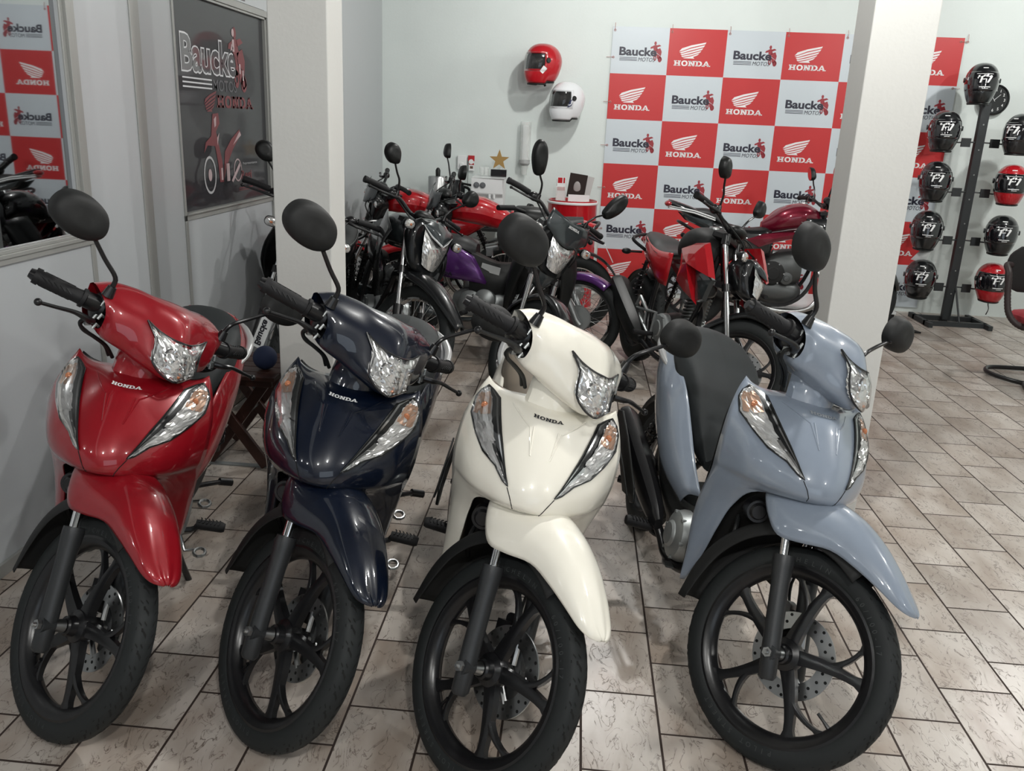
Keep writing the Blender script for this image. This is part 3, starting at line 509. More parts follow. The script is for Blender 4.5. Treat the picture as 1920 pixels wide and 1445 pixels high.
    b = MB(); b.tube([(-.13, -.02, .32), (-.17, -.08, .25), (-.25, -.11, .205), (-.34, -.125, .20), (-.38, -.14, .235), (-.41, -.165, .275)], .0155, 12, smooth=5); ex = b.build('exhaust', BLK, root)
    b = MB(); b.loft([[(-.38 - .58 * u, -.165 - .04 * u + dy * r, .275 + .165 * u + dz * r) for dy, dz in ((0, 1), (.7, .7), (.8, 0), (.6, -.7), (0, -1), (-.5, -.7), (-.6, 0), (-.5, .7))] for u, r in ((0, .018), (.10, .036), (.35, .050), (.8, .054), (.95, .050), (1, .03))], 3, 2); b.build('muffler', BLK, ex)
    b = MB(); hs_ = [(-.465, .295), (-.49, .338), (-.58, .378), (-.74, .430), (-.90, .470), (-.955, .455), (-.90, .395), (-.72, .335), (-.62, .318), (-.55, .292), (-.50, .278)]; b.prism(hs_, lambda x, z, h: Vector((x, -.238 - h + .012 * abs(z - .36) / .1, z)), .008); b.build('heat_shield', PLAS, ex, bevel=.004)
    b = MB(); b.prism([(-.50, .30), (-.62, .345), (-.80, .40), (-.80, .385), (-.66, .335), (-.64, .325), (-.56, .29)], lambda x, z, h: Vector((x, -.246 - h, z)), .006); b.build('heat_shield_rib', PLAS, ex, bevel=.002)
    for sd in (-1, 1):
        b = MB(); b.tube([(-.40, .05 * sd, .215), (-.42, .15 * sd, .225), (-.424, .17 * sd, .245)], .009, 8, smooth=3); pg = b.build('footpeg_arm', BLK, root)
        b = MB(); b.tube([(-.424, .165 * sd, .245), (-.424, .245 * sd, .25), (-.424, .255 * sd, .25)], [.0165, .018, .014], 12)
        for k in range(6): b.tube([(-.441, (.175 + .012 * k) * sd, .262), (-.424, (.180 + .012 * k) * sd, .268), (-.407, (.175 + .012 * k) * sd, .262)], .0022, 5)
        b.build('footpeg', GRIPM, pg)
        b = MB(); b.tube([(-.62, .10 * sd, .28), (-.66, .14 * sd, .28), (-.73, .175 * sd, .265)], .009, 10, smooth=3); b.tube([(-.73, .172 * sd, .266), (-.755, .212 * sd, .26)], .014, 12); b.build('passenger_footpeg', BLK, root)
        b = MB(); sh = [Vector((-.72, .135 * sd, .56)), Vector((-.93, .115 * sd, .30))]; b.tube(sh, .012, 10); L = 64; ds = sh[1] - sh[0]; u = ds.orthogonal().normalized(); v = ds.normalized().cross(u)
        b.tube([sh[0] + ds * (.12 + .7 * k / L) + (u * math.cos(k * .8) + v * math.sin(k * .8)) * .022 for k in range(L)], .0035, 6); b.build('rear_shock', BLK, root)
    b = MB(); b.tube([(-.36, .12, .20), (-.40, .15, .10), (-.44, .185, .005), (-.455, .205, -.022)], .0105, 10, smooth=4); sdn = b.build('side_stand', BLK, root); b = MB(); b.tube([(-.450, .195, -.016), (-.47, .225, -.034), (-.50, .262, -.040)], [.010, .011, .011], 10, smooth=3); b.build('stand_foot', BLK, sdn)
    for x0, y0, z0 in ((-.39, .195, .165), (-.52, .165, .275)):
        b = MB(); b.tube([(-.42, .12, .20), (x0 - .015, y0 - .05, z0 - .01), (x0 - .012, y0 - .017, z0)], .006, 8); b.tube([(x0 + .028 * math.cos(a), y0 + .018 * math.sin(a), z0) for a in [PI / 5 * q for q in range(10)]], .0055, 8, closed=True); b.build('gear_lever', STEEL, root)
    b = MB(); b.tube([(-.45, -.08, .19), (-.32, -.13, .185), (-.27, -.14, .20)], .007, 8, smooth=3); b.box((-.255, -.14, .205), (.035, .025, .006)); b.build('brake_pedal', ALUD, root)
    # ================= steering group
    wo = alloy(wc, .222, S, .046, 5, .35).build('front_wheel', BLK, root)
    tyre_mesh(wc, .276, .062, S, [('MICHELIN', 2.25, .085), ('60/100-17', 1.25, .07), ('PILOT STREET', 5.2, .08)]).build('tyre', [RUB, RUBG, RUBL], wo)
    disc_mesh(wc, .110, .040, S).build('brake_disc', [STEEL, HOLE], wo)
    a = 5.9 if steer < 40 else 4.35; p = Vector(wc) + Vector((math.cos(a) * .195, 0, math.sin(a) * .195)); q = Vector(wc) + Vector((math.cos(a) * .155, -.012, math.sin(a) * .155)); b = MB(S); b.tube([p, p.lerp(q, .5), q], [.006, .004, .0045], 8); b.build('valve', BLK, wo)
    b = MB(S); b.cyl((.246, -.118, .264), (.246, .118, .264), .0075, n=12); b.cyl((.246, -.078, .264), (.246, -.048, .264), .013, .017, 14); b.cyl((.246, -.108, .264), (.246, -.118, .264), .0125, n=6); b.cyl((.246, -.118, .264), (.246, -.126, .264), .006, .004, 8); b.build('axle', STEEL, wo)
    for sd in (-1, 1):
        y = .087 * sd; b = MB(S)
        b.tube([(.272, y, .204), (.268, y, .212), (.235, y, .276), (.170, y, .405), (.148, y, .449), (.142, y, .462), (.135, y, .476)], [.015, .0215, .0225, .0225, .0255, .0265, .0255], 20)
        b.loft([[(x, y + dy * .012, z) for dy in (-1, 1)] + [(x2, y + dy * .012, z2) for dy in (1, -1)] for (x, z, x2, z2) in ((.25, .245, .27, .215), (.235, .30, .262, .262), (.21, .34, .235, .31))], 2, 1)
        b.cyl((.246, y - .012 * sd, .264), (.246, y + .020 * sd, .264), .019, n=16); fk = b.build('fork_leg', FORK, root)
        b = MB(S); b.tube([(.137, y, .470), (.100, y, .543), (.082, y * .97, .58)], .0128, 16); b.build('fork_tube', CHR, fk)
    b = MB(S); b.box((.17, .088, .30), (.045, .03, .075), Ry(-.45)); b.box((.155, .072, .325), (.05, .045, .035), Ry(-.45)); b.cyl((.15, .06, .35), (.15, .10, .35), .015, n=12); b.cyl((.19, .10, .27), (.19, .112, .27), .007, n=8); b.cyl((.163, .10, .33), (.163, .112, .33), .007, n=8); cal = b.build('brake_caliper', BLK, root)
    b = MB(S); b.tube([(.15, .095, .34), (.11, .11, .40), (.10, .10, .50), (.03, .085, .62)], .004, 8, smooth=4); b.build('brake_hose', PLAS, cal)
    # fenders
    rows = []
    for x, hw, zc, ze, ex_ in ((-.02, .060, .60, .60, 0), (.005, .086, .622, .572, 0), (.05, .103, .640, .535, .0), (.098, .106, .652, .510, .0), (.15, .098, .658, .524, .0), (.22, .083, .652, .552, .0), (.29, .074, .630, .551, .0), (.355, .062, .597, .541, 0), (.400, .050, .568, .531, 0), (.424, .037, .551, .528, 0), (.436, .022, .541, .529, 0), (.4405, .008, .5340, .530, 0)):
        rows.append([(x, 0, zc), (x, hw * .34, zc - .004), (x, hw * .66, zc - (zc - ze) * .17), (x, hw * .92, zc - (zc - ze) * .45), (x, hw, zc - (zc - ze) * .75), (x, hw * .985, ze)])
    b = MB(S); b.surf(rows, 4, 3, mirror=True); ff = b.build('front_fender', P, root, thick=.003, sharp=60)
    b = MB(S)
    rws = []
    for ang, rr, hw in ((78, .305, .062), (92, .318, .066), (108, .330, .066), (124, .338, .064), (140, .340, .062), (156, .338, .060), (172, .333, .057), (190, .330, .054)):
        a = math.radians(ang); d = Vector((math.cos(a), 0, math.sin(a))); c = Vector(wc)
        rws.append([c + d * rr, c + d * (rr - .002) + Vector((0, hw * .5, 0)), c + d * (rr - .010) + Vector((0, hw * .85, 0)), c + d * (rr - .034) + Vector((0, hw, 0)), c + d * (rr - .046 + .01 * (ang > 180)) + Vector((0, hw, 0))])
    b.surf(rws, 4, 3, mirror=True); b.build('rear_mudguard', PLASM, root, thick=.003, sharp=60)
    b = MB(S); b.tube([(.045, -.088, .652), (.045, .088, .652)], .028, 14); b.tube([(.045, 0, .652), (-.02, 0, .78), (-.09, 0, .90)], .026, 14); b.build('steering_stem', BLK, root)
    # handlebar cowl
    SEC = {0: [(-.205, 1.02), (-.15, 1.037), (-.10, 1.044), (-.045, 1.030), (.000, .985), (.020, .942), (.032, .905), (.018, .874), (-.045, .866), (-.105, .868), (-.19, .90)],
           .06: [(-.205, 1.018), (-.155, 1.033), (-.11, 1.040), (-.065, 1.026), (-.030, .985), (-.008, .942), (.006, .910), (-.008, .884), (-.06, .874), (-.12, .878), (-.19, .90)],
           .10: [(-.205, 1.014), (-.17, 1.030), (-.135, 1.036), (-.095, 1.022), (-.058, .994), (-.040, .955), (-.034, .918), (-.046, .892), (-.09, .884), (-.13, .89), (-.19, .91)],
           .15: [(-.200, 1.010), (-.18, 1.022), (-.152, 1.025), (-.118, 1.014), (-.086, .990), (-.070, .955), (-.068, .925), (-.078, .900), (-.108, .894), (-.14, .90), (-.185, .92)],
           .198: [(-.185, .995), (-.172, 1.003), (-.152, 1.004), (-.128, .998), (-.106, .980), (-.094, .955), (-.092, .932), (-.098, .915), (-.115, .908), (-.14, .912), (-.17, .93)]}
    ks = [-.198, -.15, -.10, -.06, 0, .06, .10, .15, .198]; yo = [0, 0, 0, -.004, -.018, -.028, -.032, -.034, -.030, -.018, -.006]; b = MB(S); b.surf([[(x, k + (math.copysign(yo[i], -k) if abs(k) > .19 else 0), z) for i, (x, z) in enumerate(SEC[abs(k)])] for k in ks], 5, 4, closed=True); hc = b.build('handlebar_cowl', P, root, sharp=42)
    for sd in (-1, 1):
        b = MB(S); b.add([(-.135 + (x + .135) * .93, .150 * sd, .958 + (z - .958) * .93) for x, z in SEC[.15]], [tuple(range(11))]); b.ball((-.140, .172 * sd, .958), (.032, .02, .040), 14, 10); b.cyl((-.135, .17 * sd, .962), (-.134, .222 * sd, .965), .024, .022, 16); b.build('switch_housing', BLK, hc)
        b = MB(S)
        for k in range(4): x, z = -.118 + .013 * math.cos(k * 2.1), .945 + .03 * math.sin(k * 1.7); b.tube([(x, .165 * sd, z), (x + .008, .178 * sd, z + .006), (x + .010, .182 * sd, z - .008)], .0038, 7)
        b.box((-.116, .192 * sd, .917), (.017, .014, .017), Rx(.4)); b.build('switch_connectors', ALU, hc)
        b = MB(S); b.tube([(-.132, .215 * sd, .965), (-.14, .235 * sd, .964), (-.189, .318 * sd, .961)], [.0205, .0185, .0185], 18)
        b.cyl((-.133, .217 * sd, .965), (-.136, .225 * sd, .965), .025, n=18); b.cyl((-.187, .312 * sd, .961), (-.193, .324 * sd, .961), .0215, .0205, 18)
        for k in range(5):
            u = .2 + .15 * k; c = Vector((-.14, .235 * sd, .964)).lerp(Vector((-.189, .318 * sd, .961)), u)
            for a in (0, PI / 2, PI, 1.5 * PI): dx = Vector((-.045, .075 * sd, 0)).normalized() * .008; rr = Vector((math.cos(a) * .86, math.cos(a) * .5 * sd, math.sin(a))) * .0183; rr2 = Vector((math.cos(a + .5) * .86, math.cos(a + .5) * .5 * sd, math.sin(a + .5))) * .0183; b.tube([c + rr - dx, c + rr2 + dx], .0022, 5)
        b.build('grip', GRIPM, root); b = MB(S); b.cyl((-.192, .322 * sd, .961), (-.199, .334 * sd, .961), .016, .012, 16); b.build('bar_end', BLK, root)
        b = MB(S); b.tube([(-.098, .192 * sd, .925), (-.085, .215 * sd, .932), (-.088, .245 * sd, .936), (-.092, .29 * sd, .931), (-.096, .325 * sd, .927)], [.012, .0105, .0075, .0062, .006], 10, smooth=4, flat=.7); b.ball((-.096, .331 * sd, .927), .0095, 12, 8); b.build('brake_lever', BLK, root)
        b = MB(S); b.tube([(-.10, .195 * sd, .93), (-.112, .208 * sd, .912), (-.118, .190 * sd, .893), (-.120, .150 * sd, .882), (-.128, .105 * sd, .866), (-.135, .07 * sd, .84)], .0052, 8, smooth=5); b.tube([(-.12, .19 * sd, .92), (-.128, .196 * sd, .90), (-.132, .165 * sd, .885), (-.136, .11 * sd, .866), (-.14, .08 * sd, .84)], .004, 8, smooth=5); b.build('control_cable', PLAS, root)
        mirror_parts(root, S, sd, (-.118, .178, 1.012), (-.116, .186, 1.050), (-.129, .272, 1.112), [(.262, 1.122), (.255, 1.152), (.272, 1.184), (.312, 1.202), (.356, 1.203), (.388, 1.188), (.401, 1.155), (.388, 1.125), (.352, 1.106), (.300, 1.103)], .12)
    b = MB(S); b.loft([[(-.145, .07, .905), (-.145, -.07, .905), (-.05, -.055, .885), (-.03, 0, .885), (-.05, .055, .885)], [(-.13, .068, .86), (-.13, -.068, .86), (-.05, -.05, .86), (-.03, 0, .86), (-.05, .05, .86)], [(-.11, .068, .80), (-.11, -.068, .80), (-.03, -.05, .80), (-.01, 0, .80), (-.03, .05, .80)]], 3, 3); b.build('steering_neck_cover', P, root)
    # headlight
    HL = [[(.008, 0, .981), (-.007, .03, .979), (-.026, .062, .983), (-.045, .092, .994)], [(.026, 0, .960), (.019, .026, .960), (.005, .050, .962), (-.007, .069, .966)], [(.040, 0, .932), (.034, .030, .932), (.020, .052, .932), (.009, .067, .935)], [(.050, 0, .905), (.045, .028, .906), (.034, .048, .909), (.024, .065, .913)], [(.050, 0, .886), (.045, .018, .888), (.037, .034, .893), (.030, .050, .901)]]
    b = MB(S); b.surf([[(x - .006, y, z) for x, y, z in r] for r in HL], 4, 4, mirror=True); fac(b, .0042); hl = b.build('headlight', REFL, root, flat=True)
    b = MB(S); b.surf([[(x + .004, y, z) for x, y, z in r] for r in HL], 5, 5, mirror=True); b.build('lens', LENS, hl)
    b = MB(S); b.lathe([(.020, 0), (.017, .004), (.010, -.006), (.004, -.010), (0, -.010)], (.026, -.028, .944), (1, 0, .3), 20); b.lathe([(.013, 0), (.009, .004), (0, -.004)], (.034, .012, .930), (1, 0, .3), 16); b.build('bulb_shroud', CHR, hl); b = MB(S); b.ball((.044, .012, .900), .0045, 10, 6); b.build('amber_bulb', AMB, hl)
    edge = [Vector(p) for p in HL[0]]; rt = [HL[i][3] for i in range(5)]; bt = [Vector(p) for p in reversed(HL[4])]
    half = [cr(edge, i / 4) for i in range(13)] + [Vector(p) for p in rt[1:-1]] + [cr(bt, i / 4) for i in range(13)]
    loop = half + [Vector((p.x, -p.y, p.z)) for p in reversed(half[1:-1])]; b = MB(S); b.tube([p + Vector((.001, 0, 0)) for p in loop], .0028, 6, closed=True); b.build('headlight_rim', BLK, hl)
    return root
# ---------------------------------------------------------------- motorcycles parked behind
def body_panel(b, poly_, sd, y0, t, puff, mid):
    "faceted bodywork panel: outline in (x, z) at y0, raised centre"
    n = len(poly_); P0 = [Vector((x, (y0) * sd, z)) for x, z in poly_]; P1 = [Vector((x + (mid[0] - x) * .12, (y0 + t) * sd, z + (mid[1] - z) * .12)) for x, z in poly_]; P2 = [Vector((x + (mid[0] - x) * .55, (y0 + t + puff * .6) * sd, z + (mid[1] - z) * .55)) for x, z in poly_]; c = Vector((mid[0], (y0 + t + puff) * sd, mid[1]))
    b.add(P0 + P1 + P2 + [c], [tuple(range(n))] + [(i, (i + 1) % n, n + (i + 1) % n, n + i) for i in range(n)] + [(n + i, n + (i + 1) % n, 2 * n + (i + 1) % n, 2 * n + i) for i in range(n)] + [(2 * n + i, 2 * n + (i + 1) % n, 3 * n) for i in range(n)])
def ell(c, ry, rz, n=10, yo=0, e=.8):
    sg = lambda v: math.copysign(abs(v) ** e, v); return [(c[0], c[1] + ry * sg(math.cos(2 * PI * k / n)), c[2] + rz * sg(math.sin(2 * PI * k / n))) for k in range(n)]
def moto(name, label, xy, yaw, lean, steer, body, style='street', tankc=None, wheel='spoke', r=.295, rr=.29, group=None, z=0, plate=None, maskc=None, mirrors=(-1, 1), cat='motorcycle', seatm=SEATB, hlm=True, legs=False, drop=False):
    root = thing(name, label, cat, (xy[0], xy[1], z), Rz(math.radians(yaw)) @ Rx(math.radians(lean)), group); S = steer_mx(math.radians(steer), .8, math.radians(26)); I = Matrix()
    tk = tankc or body; trail = style == 'trail'; naked = style == 'naked'; sport = style == 'sport'; maskc = maskc or body
    fx = lambda zz: .12 + (.62 - zz) * .49
    xa = fx(r) + .012; wc = (xa, 0, r); rc = (-1.02, 0, rr)
    for c, R_, xf, nm, wd in ((wc, r, S, 'front_wheel', .08), (rc, rr, I, 'rear_wheel', .11 if (naked or sport) else .09)):
        ri = R_ - wd * .92 + .004
        if wheel == 'spoke': rim, sp, hub = spoked(c, ri, xf, ty=wd * .7); wo = hub.build(nm, ALU, root); rim.build('rim', CHR, wo); sp.build('spokes', STEEL, wo)
        else: wo = alloy(c, ri, xf, .05, 5, .3, wd * .8).build(nm, BLK, root)
        tyre_mesh(c, R_, wd, xf).build('tyre', [RUB, RUBG, RUBL], wo)
        if nm == 'front_wheel' and wheel != 'spoke': disc_mesh(c, .13, .05, xf).build('brake_disc', [STEEL, HOLE], wo)
    for sd in (-1, 1):
        y = .095 * sd; b = MB(S); zl = .50 if trail else .42
        b.tube([(fx(zl), y, zl), (fx(zl - .04), y, zl - .04), (fx(r) + .0, y, r), (fx(r) + .01, y, r - .03)], [.026, .024, .024, .018], 14); b.cyl((xa, y - .02 * sd, r), (xa, y + .025 * sd, r), .018, n=12); fk = b.build('fork_leg', ALU if style in ('street',) else BLK, root)
        b = MB(S); b.tube([(fx(zl - .02), y, zl - .02), (fx(.93), y, .93)], .016 if trail else .0155, 14); b.build('fork_tube', CHR, fk)
        b = MB(S); b.tube([(fx(.93) - .0, y, .955), (fx(.90), y, .90)], .024, 12); b.build('fork_clamp', BLK, fk); b = MB(S); b.tube([(fx(.70), y, .70), (fx(.665), y, .665)], .024, 12); b.build('fork_clamp', BLK, fk)
    b = MB(S); b.box((fx(.93) - .03, 0, .94), (.09, .21, .025)); b.box((fx(.69) - .02, 0, .69), (.08, .21, .035)); b.tube([(fx(.93) - .04, 0, .94), (fx(.69) - .04, 0, .69)], .022, 12); b.build('steering_yoke', BLK, root)
    # front fender
    b = MB(S); rows = []
    if trail: data = [(-.02, .05, .66, .64), (.08, .075, .70, .665), (.18, .085, .715, .67), (.30, .075, .70, .655), (.42, .062, .655, .615), (.52, .045, .60, .57), (.60, .018, .545, .53)]; rows = [[(x, 0, a), (x, w_ * .5, a - .006), (x, w_, c_ + .01), (x, w_ * 1.02, c_ - .02)] for x, w_, a, c_ in data]
    else:
        for ang in (-5 if naked else 15, 25, 50, 75, 100, 125, 150, 172):
            a = math.radians(ang); d = Vector((math.cos(a), 0, math.sin(a))); c = Vector(wc); q = r + .022 + (.02 if abs(ang - 75) < 30 else 0); e_ = .6 if ang < 20 or ang > 165 else 1
            rows.append([c + d * q, c + d * (q - .003) + Vector((0, .035 * e_, 0)), c + d * (q - .014) + Vector((0, .058 * e_, 0)), c + d * (q - .04) + Vector((0, .064 * e_, 0))])
    b.surf(rows, 4, 3, mirror=True); b.build('front_fender', body if style == 'street' and tankc is None else BLKP, root, thick=.004, sharp=60)
    # headlight with mask
    hx, hz, hw, hh = {'trail': (.175, .845, .105, .105), 'street': (.12, .83, .098, .095), 'naked': (.215, .77, .06, .075), 'sport': (.22, .80, .08, .07)}[style]
    H = [[(hx - .01, 0, hz + hh * .55), (hx - .018, hw * .5, hz + hh * .62), (hx - .045, hw, hz + hh)], [(hx + .012, 0, hz + hh * .2), (hx + .004, hw * .5, hz + hh * .2), (hx - .02, hw * .92, hz + hh * .3)], [(hx + .02, 0, hz - hh * .3), (hx + .012, hw * .45, hz - hh * .3), (hx - .01, hw * .78, hz - hh * .25)], [(hx + .02, 0, hz - hh), (hx + .014, hw * .3, hz - hh * .97), (hx, hw * .55, hz - hh * .85)]]
    b = MB(S); b.surf(H, 4, 4, mirror=True); fac(b, .0022); hl = b.build('headlight', REFL, root, flat=True); b = MB(S); b.surf([[(x + .006, y, zz) for x, y, zz in q] for q in H], 4, 4, mirror=True); b.build('lens', LENS, hl)
    b = MB(S); P5 = lambda s, dx, dz=0: [(hx - .03 + dx, 0, hz + hh * 1.15 * s + dz), (hx - .05 + dx, hw * 1.05 * s, hz + hh * 1.18 * s + dz), (hx - .06 + dx, hw * 1.32 * s, hz + hh * .5 * s + dz), (hx - .035 + dx, hw * 1.08 * s, hz - hh * .5 * s + dz), (hx - .01 + dx, hw * .75 * s, hz - hh * 1.1 * s + dz), (hx + .005 + dx, 0, hz - hh * 1.28 * s + dz), (hx - .01 + dx, -hw * .75 * s, hz - hh * 1.1 * s + dz), (hx - .035 + dx, -hw * 1.08 * s, hz - hh * .5 * s + dz), (hx - .06 + dx, -hw * 1.32 * s, hz + hh * .5 * s + dz), (hx - .05 + dx, -hw * 1.05 * s, hz + hh * 1.18 * s + dz)]
    b.loft([P5(1.0, .006), P5(1.10, -.012), P5(1.1, -.05), P5(.8, -.12)], 3, 3); ms = b.build('headlight_mask', BLKP, hl)
    if style == 'street': b = MB(S); b.surf([[(hx + .0, 0, hz - hh * 1.15), (hx - .02, hw * .8, hz - hh * .9), (hx - .05, hw * 1.3, hz - hh * .3)], [(hx - .0, 0, hz - hh * 1.5), (hx - .03, hw * .8, hz - hh * 1.45), (hx - .06, hw * 1.55, hz - hh * 1.1)], [(hx - .02, 0, hz - hh * 2.3), (hx - .04, hw * .5, hz - hh * 2.2), (hx - .07, hw * .8, hz - hh * 1.9)]], 3, 3, mirror=True); b.build('lower_cowl', GUN, hl, thick=.004)
    b = MB(S)     # hood or fly screen over the lamp
    if style == 'street': b.surf([[(hx + .0, 0, hz + hh * .62), (hx - .015, hw * .6, hz + hh * .7), (hx - .045, hw * 1.22, hz + hh * 1.0)], [(hx - .03, 0, hz + hh * 1.4), (hx - .035, hw * .8, hz + hh * 1.42), (hx - .06, hw * 1.70, hz + hh * 1.35)], [(hx - .055, 0, hz + hh * 2.1), (hx - .06, hw * .8, hz + hh * 2.15), (hx - .095, hw * 1.55, hz + hh * 2.3)]], 4, 4, mirror=True)
    else: b.surf([[(hx + .035, 0, hz + hh * .42), (hx - .01, hw * .6, hz + hh * .62), (hx - .05, hw * 1.1, hz + hh * 1.0)], [(hx + .0, 0, hz + hh * 1.0), (hx - .02, hw * .75, hz + hh * 1.1), (hx - .065, hw * 1.3, hz + hh * 1.15)], [(hx - .06, 0, hz + hh * 1.55), (hx - .07, hw * .6, hz + hh * 1.5), (hx - .11, hw * 1.0, hz + hh * 1.3)]], 4, 4, mirror=True)
    hd = b.build('fly_screen', maskc if not hlm else GUN, hl, thick=.004)
    if style == 'street' and hlm: t_ = MB(S); t_.merge(honda(), lambda p: Vector((hx - .024 - .045 * 0, (p.x - .5) * .085, hz + hh * 1.72 + p.y * .09)) + Vector((.0015, 0, 0))); t_.build('badge', WHITE, hd)
    if trail:
        for sd in (-1, 1): b = MB(S); b.tube([(hx + .038, .004 * sd, hz + hh * .43), (hx - .004, hw * .62 * sd, hz + hh * .68), (hx - .046, hw * 1.14 * sd, hz + hh * 1.08)], [.007, .006, .002], 6, flat=.5); b.build('silver_stripe', TWH, hd)
    # handlebar, grips, levers, mirrors, indicators
    b = MB(S); b.tube([(-.118, .26, 1.045), (-.09, .16, 1.03), (-.05, .07, .985), (-.05, -.07, .985), (-.09, -.16, 1.03), (-.118, -.26, 1.045)], .011, 10, smooth=5); hb = b.build('handlebar', BLK, root)
    b = MB(S); b.ball((-.02, 0, 1.0), (.05, .075, .035), 18, 10); b.build('instrument_cluster', PLAS, hb)
    for sd in (-1, 1):
        b = MB(S); b.tube([(-.116, .25 * sd, 1.045), (-.13, .315 * sd, 1.046), (-.146, .385 * sd, 1.042)], .017, 14); b.cyl((-.145, .38 * sd, 1.042), (-.149, .395 * sd, 1.041), .019, n=14); b.build('grip', GRIPM, root)
        b = MB(S); b.ball((-.105, .215 * sd, 1.04), (.026, .035, .026), 12, 8); b.tube([(-.075, .20 * sd, 1.03), (-.06, .25 * sd, 1.025), (-.08, .33 * sd, 1.02), (-.09, .385 * sd, 1.018)], [.011, .008, .006, .006], 8, smooth=3); b.ball((-.09, .39 * sd, 1.018), .0095, 10, 6); b.build('hand_lever', BLK, root)
        OUT = [(.282, 1.195), (.282, 1.225), (.298, 1.262), (.330, 1.283), (.365, 1.278), (.388, 1.25), (.384, 1.215), (.358, 1.190), (.320, 1.180)] if not drop else [(.262, 1.165), (.262, 1.20), (.285, 1.265), (.325, 1.315), (.365, 1.325), (.388, 1.295), (.382, 1.245), (.350, 1.19), (.300, 1.145)]
        if sd in mirrors: mirror_parts(root, S, sd, (-.09, .20, 1.055), (-.085, .225, 1.12), (-.085, .300, 1.185), OUT, .1, shell=PLAS)
        xi, yi, zi = (hx - .07, .20, hz + .08); b = MB(S); b.tube([(xi - .03, .08 * sd, zi), (xi - .01, (yi - .03) * sd, zi)], .008, 8); b.build('indicator_arm', PLAS, root)
        b = MB(S); b.loft([ell((xi - .03, yi * sd, zi), .02, .014), ell((xi - .01, yi * sd, zi), .036, .026), ell((xi + .008, yi * sd, zi), .036, .027)], 2, 2); io = b.build('indicator', PLAS, root); b = MB(S); b.loft([ell((xi + .008, yi * sd, zi), .034, .025), ell((xi + .017, yi * sd, zi), .030, .021), ell((xi + .022, yi * sd, zi), .012, .008)], 2, 2); b.build('lens', REFL, io); b = MB(S); b.ball((xi + .016, yi * sd, zi), (.009, .013, .010), 10, 6); b.build('amber_bulb', AMB, io)
        b = MB(I); b.tube([(-1.08, .05 * sd, .72), (-1.09, .13 * sd, .715)], .007, 8); b.ball((-1.09, .155 * sd, .715), (.02, .034, .02), 12, 8); b.build('rear_indicator', PLAS, root)
    b = MB(S); b.tube([(.06, .03, .93), (.12, .10, .88), (.06, .12, .75), (.02, .05, .68)], .005, 6, smooth=4); b.build('control_cable', PLAS, root); b = MB(S); b.tube([(-.09, .2, 1.03), (.03, .15, .98), (.09, .08, .90), (.0, .05, .72)], .005, 6, smooth=4); b.build('control_cable', PLAS, root); b = MB(S); b.tube([(-.09, -.2, 1.03), (.02, -.16, .97), (.08, -.06, .90), (.0, -.05, .72)], .005, 6, smooth=4); b.build('control_cable', PLAS, root)
    # tank, shrouds, seat, tail
    tw, tz = (.135, .98) if not sport else (.155, 1.0)
    b = MB(I); b.loft([ell((-.07, 0, .86), .05, .05), ell((-.11, 0, .885), .105, .075), ell((-.20, 0, tz - .09), tw, .095), ell((-.30, 0, tz - .10), tw, .10), ell((-.40, 0, tz - .13), tw * .85, .09), ell((-.48, 0, .83), .07, .06), ell((-.52, 0, .82), .03, .035)], 4, 3); tn = b.build('fuel_tank', tk, root, sharp=60)
    b = MB(I); b.lathe([(0, .012), (.028, .011), (.03, 0)], (-.22, 0, tz + .003), (0, 0, 1), 20); b.build('fuel_cap', STEEL, tn)
    for sd in (-1, 1):
        b = MB(I); m_ = tk
        if naked:
            body_panel(b, [(-.24, .864), (-.10, .905), (.063, .930), (.13, .85), (.196, .758), (.06, .80), (-.059, .828), (.0, .70), (.039, .587), (-.10, .615), (-.241, .662), (-.215, .755)], sd, .150, .028, .05, (-.02, .80)); m_ = body
        elif trail:
            b.surf([[(x, y * sd, zz) for x, y, zz in q] for q in [[(.05, .15, .90), (-.05, .165, .955), (-.20, .15, .99), (-.34, .13, .97)], [(.06, .185, .82), (-.05, .195, .85), (-.20, .18, .87), (-.36, .145, .86)], [(.065, .19, .72), (-.02, .195, .74), (-.16, .175, .78), (-.34, .14, .79)], [(.03, .165, .62), (-.0, .165, .64), (-.10, .15, .68), (-.26, .13, .74)], [(.01, .14, .53), (-.01, .14, .54), (-.05, .13, .60), (-.18, .12, .70)]]], 3, 3); m_ = body
        elif sport: b.surf([[(x, y * sd, zz) for x, y, zz in q] for q in [[(.08, .14, .86), (-.06, .17, .90), (-.22, .16, .90)], [(.10, .16, .78), (-.04, .185, .80), (-.20, .165, .80)], [(.06, .15, .66), (-.02, .16, .68), (-.14, .15, .74)]]], 3, 3); m_ = BLKP
        if b.v: b.build('tank_shroud', m_, root, thick=.004 if not naked else 0, flat=naked)
        if naked:
            b = MB(I); body_panel(b, [(-.06, .83), (.18, .75), (.12, .62), (.03, .60), (-.02, .70)], sd, .140, .02, .02, (.05, .72)); b.build('radiator_cover', GUN, root, flat=True)
            b = MB(I); body_panel(b, [(-.95, .74), (-.79, .79), (-.686, .66), (-.74, .635), (-.86, .68)], sd, .070, .03, .03, (-.80, .72)); b.build('tail_panel', body, root, flat=True)
            b = MB(I); b.tube([(-.731, .15 * sd, .482), (-.777, .155 * sd, .405), (-.60, .155 * sd, .33), (-.488, .15 * sd, .276), (-.472, .145 * sd, .434), (-.60, .15 * sd, .42), (-.731, .15 * sd, .482)], .011, 8); b.tube([(-.777, .155 * sd, .405), (-.60, .15 * sd, .42), (-.60, .155 * sd, .33)], .009, 8); b.build('peg_bracket', ALU, root)
